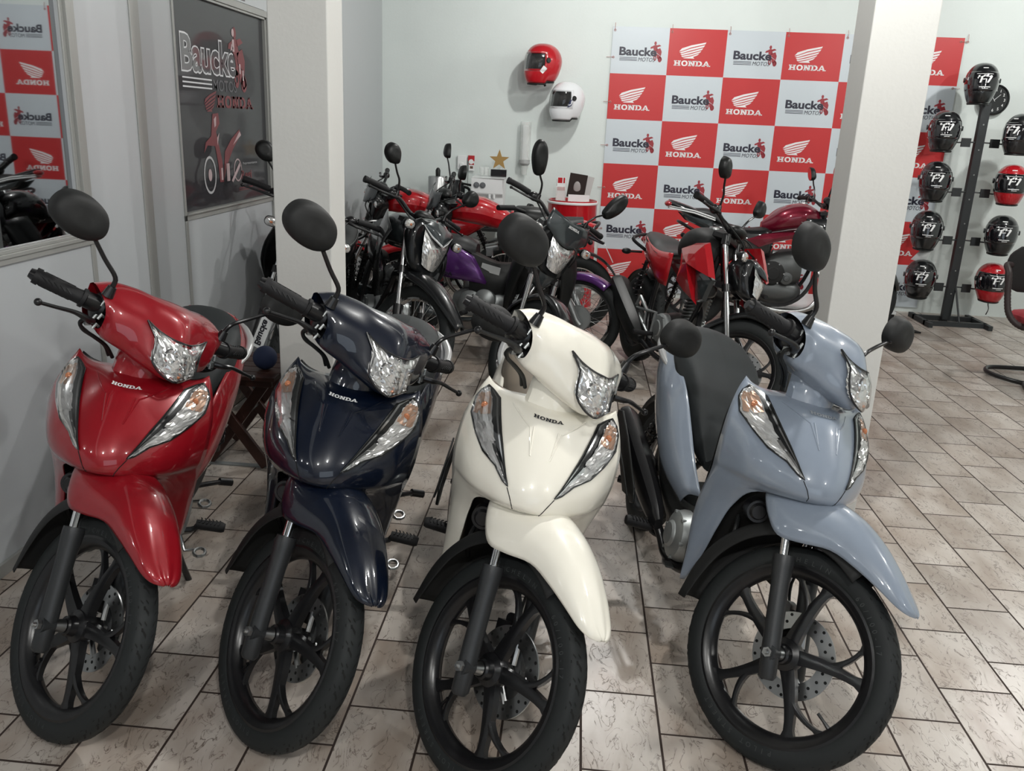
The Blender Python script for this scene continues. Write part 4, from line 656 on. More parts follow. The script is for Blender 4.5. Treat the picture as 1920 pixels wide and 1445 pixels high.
        if sport:
            b = MB(I); body_panel(b, [(-.68, .72), (-.51, .773), (-.36, .79), (-.20, .80), (-.30, .74), (-.42, .71), (-.56, .66)], sd, .125, .02, .02, (-.45, .74)); b.build('frame_panel', body, root, flat=True)
            b = MB(I); body_panel(b, [(-.26, .875), (-.08, .850), (-.06, .815), (-.20, .83)], sd, .165, .012, .008, (-.15, .84)); b.build('tank_wing_panel', TWH, root, flat=True)
            b = MB(I); body_panel(b, [(-1.16, .90), (-.99, .86), (-.90, .85), (-.80, .72), (-.93, .77), (-1.10, .84)], sd, .065, .03, .02, (-.95, .82)); b.build('tail_side_panel', GUN, root, flat=True)
            b = MB(I)
            for dz in (0, .016): b.tube([(-1.24, .035 * sd, .945 - dz), (-1.05, .085 * sd, .915 - dz), (-.89, .105 * sd, .868 - dz)], .0055, 6); 
            b.build('white_stripe', TWH, root)
        b = MB(I); b.surf([[(x, y * sd, zz) for x, y, zz in q] for q in [[(-.46, .11, .80), (-.62, .13, .79), (-.78, .125, .81), (-.92, .10, .84)], [(-.44, .125, .70), (-.60, .145, .70), (-.76, .14, .74), (-.94, .10, .79)], [(-.46, .12, .60), (-.58, .13, .61), (-.70, .125, .66), (-.88, .09, .76)]]], 3, 3); b.build('side_cover', body if style != 'sport' else BLKP, root, thick=.004)
    b = MB(I); zr = .90 if sport else .83
    sec = [(-.44, .06, .825, .79), (-.52, .105, .815, .77), (-.62, .13, .805, .76), (-.72, .13, .82, .77), (-.80, .12, .845, .79), (-.92, .10, zr + .03, zr - .03), (-1.04, .06, zr + .035, zr)]
    b.loft([[(x, 0, t_), (x, w_ * .6, t_ - .004), (x, w_, t_ - .03), (x, w_ * .9, zb), (x, 0, zb - .01), (x, -w_ * .9, zb), (x, -w_, t_ - .03), (x, -w_ * .6, t_ - .004)] for x, w_, t_, zb in sec], 4, 3); b.build('seat', seatm, root, sharp=60)
    b = MB(I); tl = 1.24 if sport else 1.12; zt = .96 if sport else .80
    b.loft([ell((-.86, 0, .80), .10, .04), ell((-1.0, 0, zr - .02), .085, .04), ell((-tl + .02, 0, zt), .05, .03), ell((-tl, 0, zt + .005), .03, .015)], 3, 3); tc = b.build('tail_cover', body if not sport else BLKP, root)
    b = MB(I); b.ball((-tl + .0, 0, zt), (.035, .055, .025), 14, 8); b.build('tail_lamp', TAIL, tc)
    b = MB(I); b.lathe([(rr + .03, -.05), (rr + .04, -.03), (rr + .042, 0), (rr + .04, .03), (rr + .03, .05)], rc, (0, 1, 0), 20, arc=1.95, a0=-3.0, u=(1, 0, 0)); b.build('rear_fender', PLAS, root, thick=.004)
    b = MB(I); b.tube([(-.98, .06, .74), (-1.10, .12, .80), (-1.16, .0, .83), (-1.10, -.12, .80), (-.98, -.06, .74)], .011, 10, smooth=5); b.build('grab_rail', BLK, root)
    if plate: b = MB(I); R_ = Ry(.5); b.box((-1.24, 0, .62), (.006, .19, .14), R_, 0); b.merge(fitb(text(plate, 1, .03), -.075, -.03, .15, .06), lambda p: Vector((-1.24, 0, .62)) + R_ @ Vector((-.0045, -p.x, p.y)), 1); b.tube([(-1.20, 0, .68), (-1.05, 0, .74)], .012, 8, 1); b.build('number_plate', [TWH, BLACKP], root)
    # frame, engine, exhaust
    if legs:
        for sd in (-1, 1): b = MB(I); b.surf([[(x, y * sd, zz) for x, y, zz in q] for q in [[(.04, .07, .80), (-.02, .13, .82), (-.10, .16, .82)], [(.03, .11, .70), (-.03, .18, .69), (-.12, .20, .68)], [(-.01, .14, .54), (-.06, .19, .52), (-.14, .19, .50)], [(-.08, .15, .38), (-.11, .18, .36), (-.16, .17, .34)]]], 3, 3); b.build('leg_shield', PLAS, root, thick=.004)
    for sd in (-1, 1):
        b = MB(I); b.tube([(-.06, .02 * sd, .85), (-.06, .07 * sd, .60), (-.14, .12 * sd, .36), (-.30, .14 * sd, .24), (-.52, .14 * sd, .26), (-.60, .13 * sd, .42), (-.56, .11 * sd, .76)], .015, 10, smooth=4); b.build('frame_tube', BLK, root)
        b = MB(I); b.tube([(-.52, .09 * sd, .36), rc if False else (-1.02, .10 * sd, rr)], .018, 10); b.build('swingarm', BLK, root)
        b = MB(I); s0, s1 = Vector((-.78, .13 * sd, .70)), Vector((-.94, .125 * sd, .36)); b.tube([s0, s1], .013, 10); ds = s1 - s0; u = ds.orthogonal().normalized(); v = ds.normalized().cross(u); b.tube([s0 + ds * (.1 + .7 * k / 56) + (u * math.cos(k * .8) + v * math.sin(k * .8)) * .024 for k in range(56)], .0038, 5); b.build('rear_shock', BLK, root)
        b = MB(I); b.tube([(-.48, .12 * sd, .30), (-.48, .20 * sd, .30), (-.48, .27 * sd, .305)], [.01, .016, .016], 10); b.build('footpeg', GRIPM, root)
    ec = ALUD if (naked or sport) else ALU; k_ = 1.18 if sport else 1.0
    b = MB(I); b.loft([[(x, ry * math.cos(a), zc + rz * math.sin(a)) for a in [PI / 6 * q for q in range(12)]] for x, ry, zc, rz in ((-.17, .05, .32, .05), (-.21, .10, .32, .085), (-.30, .115, .32, .10 * k_), (-.42, .125, .335, .115 * k_), (-.52, .11, .34, .095), (-.58, .05, .34, .06))], 3, 2); eg = b.build('engine', ec, root)
    for sd in (-1, 1):
        b = MB(I); c1 = (-.42, .112 * sd, .35) if not sport else (-.42, .122 * sd, .475); c2 = (-.27, .105 * sd, .31) if not sport else (-.313, .118 * sd, .440)
        b.lathe([(0, .040), (.045, .038), (.050, .032), (.078, .028), (.090, .015), (.094, -.02)], c1, (0, sd, 0), 30); b.build('engine_cover', PLASM if sport else ALU, eg); b = MB(I); b.lathe([(0, .032), (.020, .030), (.024, .024), (.046, .020), (.052, .010), (.055, -.02)], c2, (0, sd, 0), 24); b.build('engine_cover', ALUD if sport else ALU, eg)
        for q in range(6): a = q * PI / 3; b = MB(I); b.cyl((c1[0] + .082 * math.cos(a), (.120 if not sport else .13) * sd, c1[2] + .082 * math.sin(a)), (c1[0] + .082 * math.cos(a), (.142 if not sport else .152) * sd, c1[2] + .082 * math.sin(a)), .006, n=8); b.build('bolt', STEEL, eg)
    if sport: b = MB(I); b.loft([ell((-.20, 0, .50), .12, .10), ell((-.28, 0, .52), .14, .14), ell((-.44, 0, .50), .13, .12), ell((-.50, 0, .48), .09, .08)], 3, 2); b.build('engine_block', ALUD, eg)
    R_ = Ry(-.30)
    for k in range(8):
        c = Vector((-.275 + .0065 * k, 0, .42 + .021 * k)); b = MB(I); b.loft([[c + R_ @ Vector((.062 * math.cos(a), .078 * math.sin(a), dz)) for a in [PI / 6 * q for q in range(12)]] for dz in (0, .009)], 1, 2); b.build('cooling_fin', ALUD, eg)
    b = MB(I); b.tube([(-.275, 0, .40), (-.215, 0, .60)], .055, 14); b.build('cylinder', ALUD, eg); b = MB(I); b.loft([ell((-.28, 0, .62), .05, .03), ell((-.26, 0, .62), .07, .045), ell((-.17, 0, .64), .07, .045), ell((-.15, 0, .64), .05, .03)], 2, 2); b.build('cylinder_head', ec, eg)
    b = MB(I); b.cyl((-.33, -.03, .60), (-.42, -.03, .62), .03, n=14); b.box((-.36, -.02, .58), (.05, .06, .06)); b.build('throttle_body', ALU, eg)
    pa = [[(-.17, -.03, .58), (-.06, -.06, .50), (-.03, -.10, .36), (-.12, -.14, .22), (-.34, -.15, .19), (-.60, -.165, .24)]] + ([[(-.17, .05, .58), (-.03, .0, .48), (.0, -.05, .34), (-.10, -.10, .21), (-.34, -.13, .18)]] if sport else [])
    for k, q in enumerate(pa): b = MB(I); b.tube(q, .017, 12, smooth=5); ex = b.build('exhaust', STEEL if (sport or style == 'street') else BLK, root)
    b = MB(I); mz = .22 if not naked else .26; ms_ = 1 if not naked else 1.25
    b.loft([[(-.56 - (.62 if not naked else .50) * u, -.17 - .02 * u + dy * q * ms_, .24 + mz * u + dz * q * ms_) for dy, dz in ((0, 1), (.75, .75), (.9, 0), (.75, -.75), (0, -1), (-.75, -.75), (-.9, 0), (-.75, .75))] for u, q in ((0, .02), (.1, .045), (.3, .06), (.8, .062), (.95, .058), (1, .04))], 3, 2); b.build('muffler', PLAS if style != 'street' else GUN, root)
    b = MB(I); b.tube([(-.36, .12, .22), (-.34, .20, .12), (-.30, .27, .03)], .011, 10, smooth=3); b.build('side_stand', BLK, root)
    return root
moto('trail_motorcycle', 'black trail motorcycle with tall headlight and high front mudguard, behind the navy step-through', (-1.068, 4.794), -68.6, -11.7, 32.1, BLKP, 'trail', tankc=GUN, r=.33, rr=.31, hlm=True)
l0 = moto('trail_motorcycle', 'black trail motorcycle mostly hidden behind the left pillar, against the partition', (-1.66, 4.62), -89, -12, 20, BLKP, 'trail', r=.33, rr=.31, mirrors=(-1,))
b = MB(l0.matrix_world.inverted()); p0, p1 = Vector((-1.500, 4.12, .535)), Vector((-1.575, 4.12, .365)); dv = (p1 - p0).normalized(); wv = Vector((-dv.z, 0, dv.x)) * -1; nv = Vector((0, -1, 0))
b.add([p0 + wv * .03, p0 - wv * .03, p1 - wv * .03, p1 + wv * .03] + [q - nv * .004 for q in (p0 + wv * .03, p0 - wv * .03, p1 - wv * .03, p1 + wv * .03)], [(0, 1, 2, 3), (7, 6, 5, 4), (0, 4, 5, 1), (1, 5, 6, 2), (2, 6, 7, 3), (3, 7, 4, 0)], 0); b.merge(fitb(text('Baucke', 1, .04), .015, -.018, .14, .034), lambda p: p1 - dv * p.x + wv * -p.y + nv * .001, 1); b.tube([p0 + Vector((0, .05, .06)), p0 + Vector((0, .02, .0))], .008, 6, 1); b.build('sticker_plate', [TWH, BLACKP], l0, flat=True)
moto('street_motorcycle', 'black street motorcycle with lettered dark fly screen, facing out behind the cream step-through', (-.317, 5.021), -91.7, -11.7, 40.9, BLKP, 'street', legs=True, drop=True)
moto('naked_motorcycle', 'red and black naked motorcycle with black muffler, directly behind the blue-grey step-through', (.755, 4.743), -72.4, -5.6, 44.1, REDC, 'naked', wheel='alloy', tankc=PLASM, r=.29, hlm=True)
moto('street_motorcycle', 'glossy red-tanked motorcycle standing side-on in front of the water purifier', (-.99, 6.42), 184, -4, 15, REDC, 'street', mirrors=(-1, 1), plate='IUX 4D72', group=None)
moto('street_motorcycle', 'red-tanked motorcycle seen only as a red patch behind the black trail machine', (-1.55, 6.75), 195, -4, 10, REDC, 'street', mirrors=())
moto('sport_motorcycle', 'wine red sport motorcycle with pointed tail, side-on before the backdrop, front behind the right pillar', (1.95, 6.85), 1, -3, 0, WINE, 'sport', wheel='alloy', r=.30, rr=.30)
# purple step-through seen from its side
def cub(label, xy, yaw, lean, steer, P):
    root = thing('step_through_motorcycle', label, 'motorcycle', (*xy, 0), Rz(math.radians(yaw)) @ Rx(math.radians(lean))); S = steer_mx(math.radians(steer), .65, BR); I = Matrix(); wc = (.30, 0, .285); rc = (-.93, 0, .28)
    for c, R_, xf, nm in ((wc, .285, S, 'front_wheel'), (rc, .28, I, 'rear_wheel')):
        rim, sp, hub = spoked(c, .222, xf, hubr=.055, ty=.05); wo = hub.build(nm, ALU, root); rim.build('rim', CHR, wo); sp.build('spokes', STEEL, wo); tyre_mesh(c, R_, .068, xf).build('tyre', [RUB, RUBG, RUBL], wo)
    for sd in (-1, 1):
        b = MB(S); b.tube([(.33, .09 * sd, .25), (.30, .09 * sd, .285), (.17, .09 * sd, .55)], .022, 12); b.build('fork_leg', ALU, root)
        b = MB(I); b.surf([[(x, y * sd, z_) for x, y, z_ in q] for q in [[(-.42, .10, .64), (-.55, .125, .70), (-.75, .13, .72), (-.95, .09, .74)], [(-.36, .12, .55), (-.50, .145, .60), (-.72, .15, .63), (-.94, .10, .68)], [(-.31, .12, .46), (-.46, .14, .48), (-.64, .14, .50), (-.80, .11, .56)]]], 3, 3); sp_ = b.build('side_panel', P, root, thick=.004)
        b = MB(I); b.merge(honda(), lambda p: Vector((-.62 + (p.x - .5) * -.14 * sd * (1), .1475 * sd, .505 + p.y * .14))); b.build('badge', BLACKP, sp_)
        b = MB(I); b.surf([[(x, y * sd, z_) for x, y, z_ in q] for q in [[(.0, .08, .86), (-.06, .15, .87), (-.10, .20, .86)], [(.03, .09, .70), (-.02, .17, .68), (-.09, .23, .66)], [(-.0, .09, .50), (-.04, .17, .46), (-.12, .21, .42)], [(-.06, .10, .34), (-.09, .15, .30), (-.15, .18, .26)]]], 3, 3); b.build('leg_shield', PLAS, root, thick=.004)
        b = MB(I); b.tube([(-.45, .12 * sd, .27), (-.45, .25 * sd, .27)], .016, 10); b.build('footpeg', GRIPM, root)
        b = MB(S); b.tube([(-.13, .2 * sd, .98), (-.19, .34 * sd, .98)], .017, 12); b.build('grip', GRIPM, root)
        b = MB(I); b.tube([(-.80, .13 * sd, .60), (-.93, .12 * sd, .30)], .022, 10); b.build('rear_shock', BLK, root)
    b = MB(S); rows = []
    for ang in (50, 62, 74, 86, 98, 110):
        a = math.radians(ang); d = Vector((math.cos(a), 0, math.sin(a))); c = Vector(wc); q = .305; rows.append([c + d * q, c + d * (q - .004) + Vector((0, .04, 0)), c + d * (q - .016) + Vector((0, .062, 0)), c + d * (q - .05) + Vector((0, .066, 0))])
    b.surf(rows, 4, 3, mirror=True); b.build('front_fender', P, root, thick=.004, sharp=60)
    b = MB(I); b.loft([[(-.10, y, z_) for y, z_ in ((.05, .62), (.05, .46), (-.05, .46), (-.05, .62))], [(-.26, y, z_) for y, z_ in ((.08, .60), (.10, .40), (-.10, .40), (-.08, .60))], [(-.44, y, z_) for y, z_ in ((.09, .66), (.11, .42), (-.11, .42), (-.09, .66))]], 3, 3); b.build('centre_cover', PLAS, root)
    b = MB(I); b.box((-.30, -.108, .565), (.13, .006, .05), Ry(.2)); b.build('sticker', TWH, root)
    b = MB(I); b.loft([[(x, 0, t), (x, w_ * .6, t - .004), (x, w_, t - .04), (x, w_ * .9, t - .09), (x, -w_ * .9, t - .09), (x, -w_, t - .04), (x, -w_ * .6, t - .004)] for x, w_, t in ((-.42, .06, .72), (-.50, .10, .765), (-.62, .125, .78), (-.76, .12, .79), (-.90, .10, .82), (-1.02, .06, .83))], 4, 3); b.build('seat', SEATB, root)
    b = MB(I); b.loft([ell((-.20, 0, .34), .08, .07), ell((-.30, 0, .34), .11, .10), ell((-.48, 0, .33), .11, .10), ell((-.56, 0, .33), .08, .06)], 3, 2); eg = b.build('engine', ALU, root); b = MB(I); b.lathe([(0, .05), (.045, .048), (.07, .03), (.078, 0)], (-.33, -.09, .36), (0, -1, 0), 28); b.lathe([(0, .04), (.06, .038), (.085, .02), (.09, 0)], (-.43, -.09, .33), (0, -1, 0), 28); b.build('engine_cover', ALU, eg)
    b = MB(S); b.tube([(-.13, .2, .98), (-.07, .08, .95), (-.07, -.08, .95), (-.13, -.2, .98)], .012, 8, smooth=4); b.build('handlebar', BLK, root); b = MB(S); b.loft([ell((.06, 0, .88), .05, .05), ell((.03, 0, .90), .085, .075), ell((-.08, 0, .93), .13, .06), ell((-.16, 0, .95), .10, .04)], 3, 2); b.build('headlamp_cowl', PLAS, root); b = MB(S); b.tube([(.22, 0, .52), (-.08, 0, .90)], .024, 10); b.build('steering_stem', BLK, root)
    b = MB(I); b.tube([(-.30, -.12, .24), (-.5, -.15, .22), (-.7, -.15, .25)], .015, 10, smooth=3); b.loft([ell((-.66, -.16, .25), .03, .03), ell((-.75, -.165, .27), .045, .045), ell((-1.15, -.175, .36), .045, .045), ell((-1.2, -.175, .37), .02, .02)], 2, 2); b.build('exhaust', GUN, root)
cub('purple and black step-through motorcycle with spoked wheels, side-on behind the black street machine', (-.24, 5.66), -8, -6, -6, PURP)
# ---------------------------------------------------------------- helmets
def hpt(a, e, s=1.0, sc=1.05):
    "helmet surface: a = azimuth from the front, e = elevation (degrees)"
    ar, er = math.radians(a), math.radians(e); c = math.cos(er)
    fwd = .150 if math.cos(ar) > 0 else .165; w_ = .121
    if e < 0: w_ *= 1 - .20 * (e / -60) ** 1.5; fwd *= (1 + .10 * min(1, -e / 30)) if math.cos(ar) > 0 else (1 - .18 * min(1, -e / 60))
    z = .142 * math.sin(er) if e > 0 else .205 * math.sin(er) * (1 - .12 * (0 if math.cos(ar) > 0 else 1)); cc = c ** .82 if e > 0 else c ** .55
    return Vector((math.sin(ar) * w_ * cc, -math.cos(ar) * fwd * cc, z)) * s * sc
def helmet(label, loc, rz, col, group=None, tilt=0.0, clearv=False, strap=False, s=1.0, mark=True):
    root = thing('helmet', label, 'helmet', loc, Rz(rz) @ Rx(tilt), group); s_ = s
    b = MB(); A = list(range(-180, 181, 8)); E = list(range(-52, 91, 6)) + [90]
    inside = lambda a, e: abs(a) < 76 - max(0, -(e + 6)) * 1.2 and -16 < e < 26
    P = [[hpt(a, e, s_) for a in A] for e in E]; W = len(A); fs = []
    for i in range(len(E) - 1):
        for j in range(W - 1):
            if not inside((A[j] + A[j + 1]) / 2, (E[i] + E[i + 1]) / 2): fs.append((i * W + j, i * W + j + 1, (i + 1) * W + j + 1, (i + 1) * W + j))
    b.add([p for r in P for p in r], fs); b.build('shell', col, root, thick=.012, sharp=50)
    b = MB(); P = [[hpt(a, e, s_ * .90) for a in A] for e in range(-50, 91, 10)]; b.add([p for r in P for p in r], [(i * W + j, i * W + j + 1, (i + 1) * W + j + 1, (i + 1) * W + j) for i in range(len(P) - 1) for j in range(W - 1)]); b.build('padding', mat('black_lining', (.008, .008, .008), .9), root)
    b = MB(); Av = list(range(-84, 85, 6)); Ev = list(range(-20, 31, 5)); P = [[hpt(a, e + (-.0 if abs(a) < 60 else 0), s_ * 1.022) for a in Av] for e in Ev]; W2 = len(Av); b.add([p for r in P for p in r], [(i * W2 + j, i * W2 + j + 1, (i + 1) * W2 + j + 1, (i + 1) * W2 + j) for i in range(len(P) - 1) for j in range(W2 - 1)]); vo = b.build('visor', LENS if clearv else mat('smoked_visor', (.006, .006, .008), .06, coat=1), root, thick=.003)
    for sd in (-1, 1): b = MB(); p = hpt(86 * sd, 4, s_ * 1.02); b.cyl(p, p + Vector((.008 * sd, 0, 0)), .022 * s_, .018 * s_, 16); b.build('visor_pivot', PLAS if col is not BLKP else GUN, root)
    b = MB(); b.tube([hpt(a, -55, s_ * .985) for a in range(-180, 180, 12)], .008, 8, closed=True); b.build('neck_trim', PLAS, root)
    if mark:
        q = MB(); poly(q, [(-.5, .42), (.05, .5), (.02, .28), (-.12, .26), (-.22, -.35), (-.36, -.35), (-.27, .24), (-.52, .2)]); poly(q, [(.08, .5), (.6, .42), (.62, .26), (.36, -.34), (.2, -.34), (.42, .24), (.08, .28)]); poly(q, [(-.16, .02), (.18, .06), (.16, -.02), (-.16, -.06)])
        k = MB(); k.merge(q, lambda p: hpt(p.x * 42, 6 + p.y * 26, s_ * 1.036))
        k.build('visor_print', WHITE, vo); k = MB()
        for y0, x0, x1, h in ((21, -.6, .62, .8), (-12, -.3, .5, .9), (-15, -.05, .35, .6)):
            n = 8; k.add([hpt((x0 + (x1 - x0) * i / n) * 48, y0 + dz, s_ * 1.036) for i in range(n + 1) for dz in (0, h * 1.6)], [(2 * i, 2 * i + 2, 2 * i + 3, 2 * i + 1) for i in range(n)])
        k.build('visor_print', WHITE, vo); k = MB(); k.add([hpt(a, e, s_ * 1.036) for a, e in ((-62, 3), (-56, 3), (-56, 12), (-62, 12))], [(0, 1, 2, 3)]); k.add([hpt(a, e, s_ * 1.036) for a, e in ((56, 6), (64, 4), (62, 9), (58, 11))], [(0, 1, 2, 3)]); k.build('visor_print', WHITE, vo)
        k = MB(); k.add([hpt(a, e, s_ * 1.014) for a, e in ((-11, 42), (11, 42), (11, 45), (-11, 45))], [(0, 1, 2, 3)]); k.build('brow_print', WHITE, root)
    if strap: b = MB(); b.tube([(.02, -.02, -.14), (.0, -.03, -.19), (.012, -.03, -.24), (.0, -.03, -.29)], [.006, .009, .006, .009], 6, smooth=3, flat=.4); b.build('chin_strap', PLAS, root)
    return root
HR = paint('red_helmet_paint', (.42, .008, .015)); HW = paint('white_helmet_paint', (.74, .76, .78))
t = helmet('glossy red full-face helmet with clear visor hanging on the back wall', (-.37, 7.86, 2.01), -1.05, HR, clearv=True, mark=False, strap=False, s=1.02)
b = MB(); b.add([hpt(a, e, 1.02 * 1.016) for a, e in ((62, -20), (72, -8), (84, -14), (72, -26))], [(0, 1, 2, 3)]); b.build('sticker', WHITE, t)
b = MB(); b.tube([(.0, -.0, -.13), (.03, .02, -.19)], .01, 8); b.build('chin_strap', HOLE, t)
t = helmet('white full-face helmet with dark visor hanging on the back wall below the red one', (-.145, 7.86, 1.715), -.95, HW, clearv=True, mark=False, s=1.0)
b = MB(); b.add([hpt(a, e, 1.016) for a, e in ((66, -18), (72, -2), (88, 4), (78, -14))], [(0, 1, 2, 3)]); b.build('sticker', mat('navy_sticker', (.01, .015, .10), .4), t)
for p, lb in (((-.37, 7.86, 1.93), 'bent wire hook under the red wall helmet'), ((-.145, 7.86, 1.635), 'bent wire hook under the white wall helmet')):
    b = MB(); b.tube([(p[0], p[1], p[2] - .02), (p[0] + .06, p[1] + .08, p[2] - .05), (p[0] + .08, bw(p[0]).y - .002, p[2] - .06)], .003, 6, smooth=3); tag(b.build('wall_hook', STEEL), lb, 'hook', 'wall helmet hooks')
# ---------------------------------------------------------------- helmet display stand
RKX, RKY = 3.27, 7.66
root = thing('helmet_stand', 'tall black metal helmet stand with rectangular base frame', 'stand', (RKX, RKY, 0)); DK = mat('dark_painted_steel', (.020, .024, .026), .5)
LX = lambda *p: [Vector((x - RKX, y - RKY, z)) for x, y, z in p]
b = MB(); b.box((0, 0, .92), (.068, .05, 1.80)); pl = b.build('pole', DK, root, flat=True)
b = MB()
for k in range(8): b.cyl((.0, -.026, .25 + .2 * k), (.0, -.029, .25 + .2 * k), .006, n=8)
b.build('bolt', STEEL, pl)
for a, c in ((( 3.03, 7.45), (3.52, 7.45)), ((3.03, 7.70), (3.52, 7.70)), ((3.03, 7.36), (3.03, 7.80)), ((3.52, 7.36), (3.52, 7.80))):
    b = MB(); q = LX((a[0], a[1], .02), (c[0], c[1], .02)); m_ = (q[0] + q[1]) / 2; b.box(m_, (abs(q[1].x - q[0].x) + .035, abs(q[1].y - q[0].y) + .035, .04)); b.build('base_rail', DK, root, flat=True)
b = MB(); b.tube(LX((3.305, 7.45, .03), (3.305, 7.64, .30)), .008, 8); b.build('brace', DK, root)
for z in (.30, .70, 1.10, 1.50):
    for sd in (-1, 1):
        b = MB(); b.tube([(.03 * sd, -.01, z + .01), (.26 * sd, -.04, z), (.30 * sd, -.08, z + .01)], .006, 8); ar = b.build('arm', DK, root); b = MB(); b.box((.115 * sd, -.03, z + .005), (.075, .012, .07)); b.build('arm_plate', DK, ar, flat=True)
HG = 'helmets on the display stand'
for lb, x, z, c, rz, kw in (('black helmet with white visor print on top of the display stand', RKX - .085, 1.975, BLKP, .10, {}),
    ('black helmet, topmost on the left side of the display stand', 2.915, 1.60, BLKP, .08, {}), ('black helmet on the left side of the stand, second from the top', 2.915, 1.205, BLKP, .05, {}), ('black helmet on the left of the stand, third from top, paper tag below it', 2.915, .81, BLKP, .06, {}), ('black helmet at the bottom left of the display stand', 2.935, .405, BLKP, .04, {}),
    ('black helmet turned sideways, topmost on the right side of the display stand', 3.52, 1.60, BLKP, -.95, {}), ('glossy red helmet on the right side of the stand, second from the top', 3.515, 1.205, HR, .05, {}), ('black helmet on the right side of the stand, below the upper red one', 3.52, .80, BLKP, .06, {}), ('red helmet at the bottom right of the stand with a black strap dangling', 3.52, .405, HR, .25, dict(strap=True))):
    helmet(lb, (x, 7.50 if z < 1.9 else 7.62, z), rz - .38 if rz > -.5 else rz, c, HG, s=.98, **kw)
b = MB(); b.add([(2.90, 7.50, .63), (2.99, 7.48, .66), (2.95, 7.48, .52), (2.83, 7.50, .545)], [(0, 1, 2, 3)]); b.tube([(2.95, 7.5, .65), (2.93, 7.50, .68)], .002, 5); o = b.build('price_tag', TWH, thick=.001); tag(o, 'white paper tag hanging under the third left helmet of the stand', 'tag')
# wall clock behind the top helmet
t = thing('wall_clock', 'round black wall clock with white numerals behind the top helmet of the stand', 'clock', (3.46, 7.992, 1.86)); b = MB(); b.lathe([(0, 0), (.115, 0), (.125, .012), (.125, .03), (.112, .036), (.108, .028), (0, .027)], (0, 0, 0), (0, -1, 0), 48); b.build('case', BLKP, t)
b = MB()
for i in range(12):
    a = PI / 2 - (i + 1) * PI / 6; g = text(str(i + 1), .032, .01); x0, x1, y0, y1 = bbox(g); b.merge(g, lambda p: Vector((math.cos(a) * .083 + p.x - (x0 + x1) / 2, -.0285, math.sin(a) * .083 + p.y - (y0 + y1) / 2)))
b.build('numerals', WHITE, t); b = MB(); b.box((.02, -.031, .02), (.003, .002, .07), Ry(.8)); b.box((-.02, -.031, .025), (.003, .002, .09), Ry(-.6)); b.build('hands', WHITE, t)
# ---------------------------------------------------------------- things along the back wall
t = thing('side_table', 'dark low table under the purifier, hidden behind the parked motorcycles', 'table', (-1.0, 7.78, 0)); b = MB(); b.box((0, 0, .60), (1.0, .40, .03)); b.build('tabletop', PLASM, t, bevel=.003)
for sx in (-1, 1):
    for sy in (-1, 1): b = MB(); b.box((.46 * sx, .17 * sy, .2925), (.04, .04, .585)); b.build('leg', PLASM, t, flat=True)
t = thing('water_purifier', 'white box-shaped water purifier with two round dials on the table', 'purifier', (-.79, 7.80, .615)); b = MB(); b.loft([[(-.14, -.13, 0), (.14, -.13, 0), (.14, .13, 0), (-.14, .13, 0)], [(-.14, -.13, .26), (.14, -.13, .26), (.14, .13, .26), (-.14, .13, .26)], [(-.14, -.16, .29), (.14, -.16, .29), (.14, .13, .29), (-.14, .13, .29)], [(-.14, -.16, .42), (.14, -.16, .42), (.14, .13, .43), (-.14, .13, .43)]], 1, 1); b.build('housing', TWH, t, sharp=20, bevel=.008)
for x in (-.095, -.04): b = MB(); b.lathe([(0, .012), (.014, .012), (.016, .006), (.024, .006), (.026, 0)], (x, -.162, .36), (0, -1, 0), 24); b.build('dial', mat('dial_grey', (.12, .13, .14), .4), t)
b = MB(); b.cyl((.06, -.15, .285), (.06, -.15, .25), .012, n=12); b.cyl((.02, -.15, .285), (.02, -.15, .25), .012, n=12); b.build('spout', TWH, t); b = MB(); b.box((0, -.15, .03), (.22, .06, .02)); b.build('drip_tray', ALU, t)
t = thing('star_trophy', 'gold star trophy on a black block standing on the purifier', 'trophy', (-.71, 7.83, 1.046)); b = MB(); b.box((0, 0, .03), (.14, .06, .06)); b.build('plinth', BLKP, t, bevel=.003)
b = MB(); pts = [((.092 if k % 2 == 0 else .037) * math.cos(PI / 2 + k * PI / 5), (.092 if k % 2 == 0 else .037) * math.sin(PI / 2 + k * PI / 5)) for k in range(10)]; b.prism(pts, lambda x, y, h: Vector((x, h - .006, .14 + y)), .012); b.build('star', mat('brushed_gold', (.42, .27, .10), .4, .8), t, flat=True, bevel=.001)
b = MB(); b.box((-.03, 0, .07), (.02, .01, .03)); b.box((.03, 0, .07), (.02, .01, .03)); b.build('support', FROST, t)
for x in (-.86, -.825): b = MB(); b.lathe([(.020, 0), (.026, .07), (.0265, .072), (.024, .07), (.018, .003), (0, .003)], (0, 0, 0), (0, 0, 1), 20); o = tag(b.build('plastic_cup', FROST), 'small clear plastic cup on top of the purifier left of the star', 'cup', 'cups on the purifier'); o.location = (x, 7.84, 1.047)
t = thing('thermos', 'black domed thermos flask left of the purifier', 'flask', (-1.07, 7.80, .615)); b = MB(); b.lathe([(0, 0), (.062, 0), (.066, .01), (.066, .30), (.062, .32), (.050, .36), (.028, .385), (0, .39)], (0, 0, 0), (0, 0, 1), 32); b.build('body', BLKP, t); b = MB(); b.tube([(.05, 0, .33), (.10, 0, .31), (.11, -.0, .24)], .012, 8, smooth=3); b.build('handle', PLAS, t); b = MB(); b.tube([(.03, -.02, .36), (.10, -.03, .35), (.14, -.03, .345)], .010, 8); b.build('spout', PLAS, t)
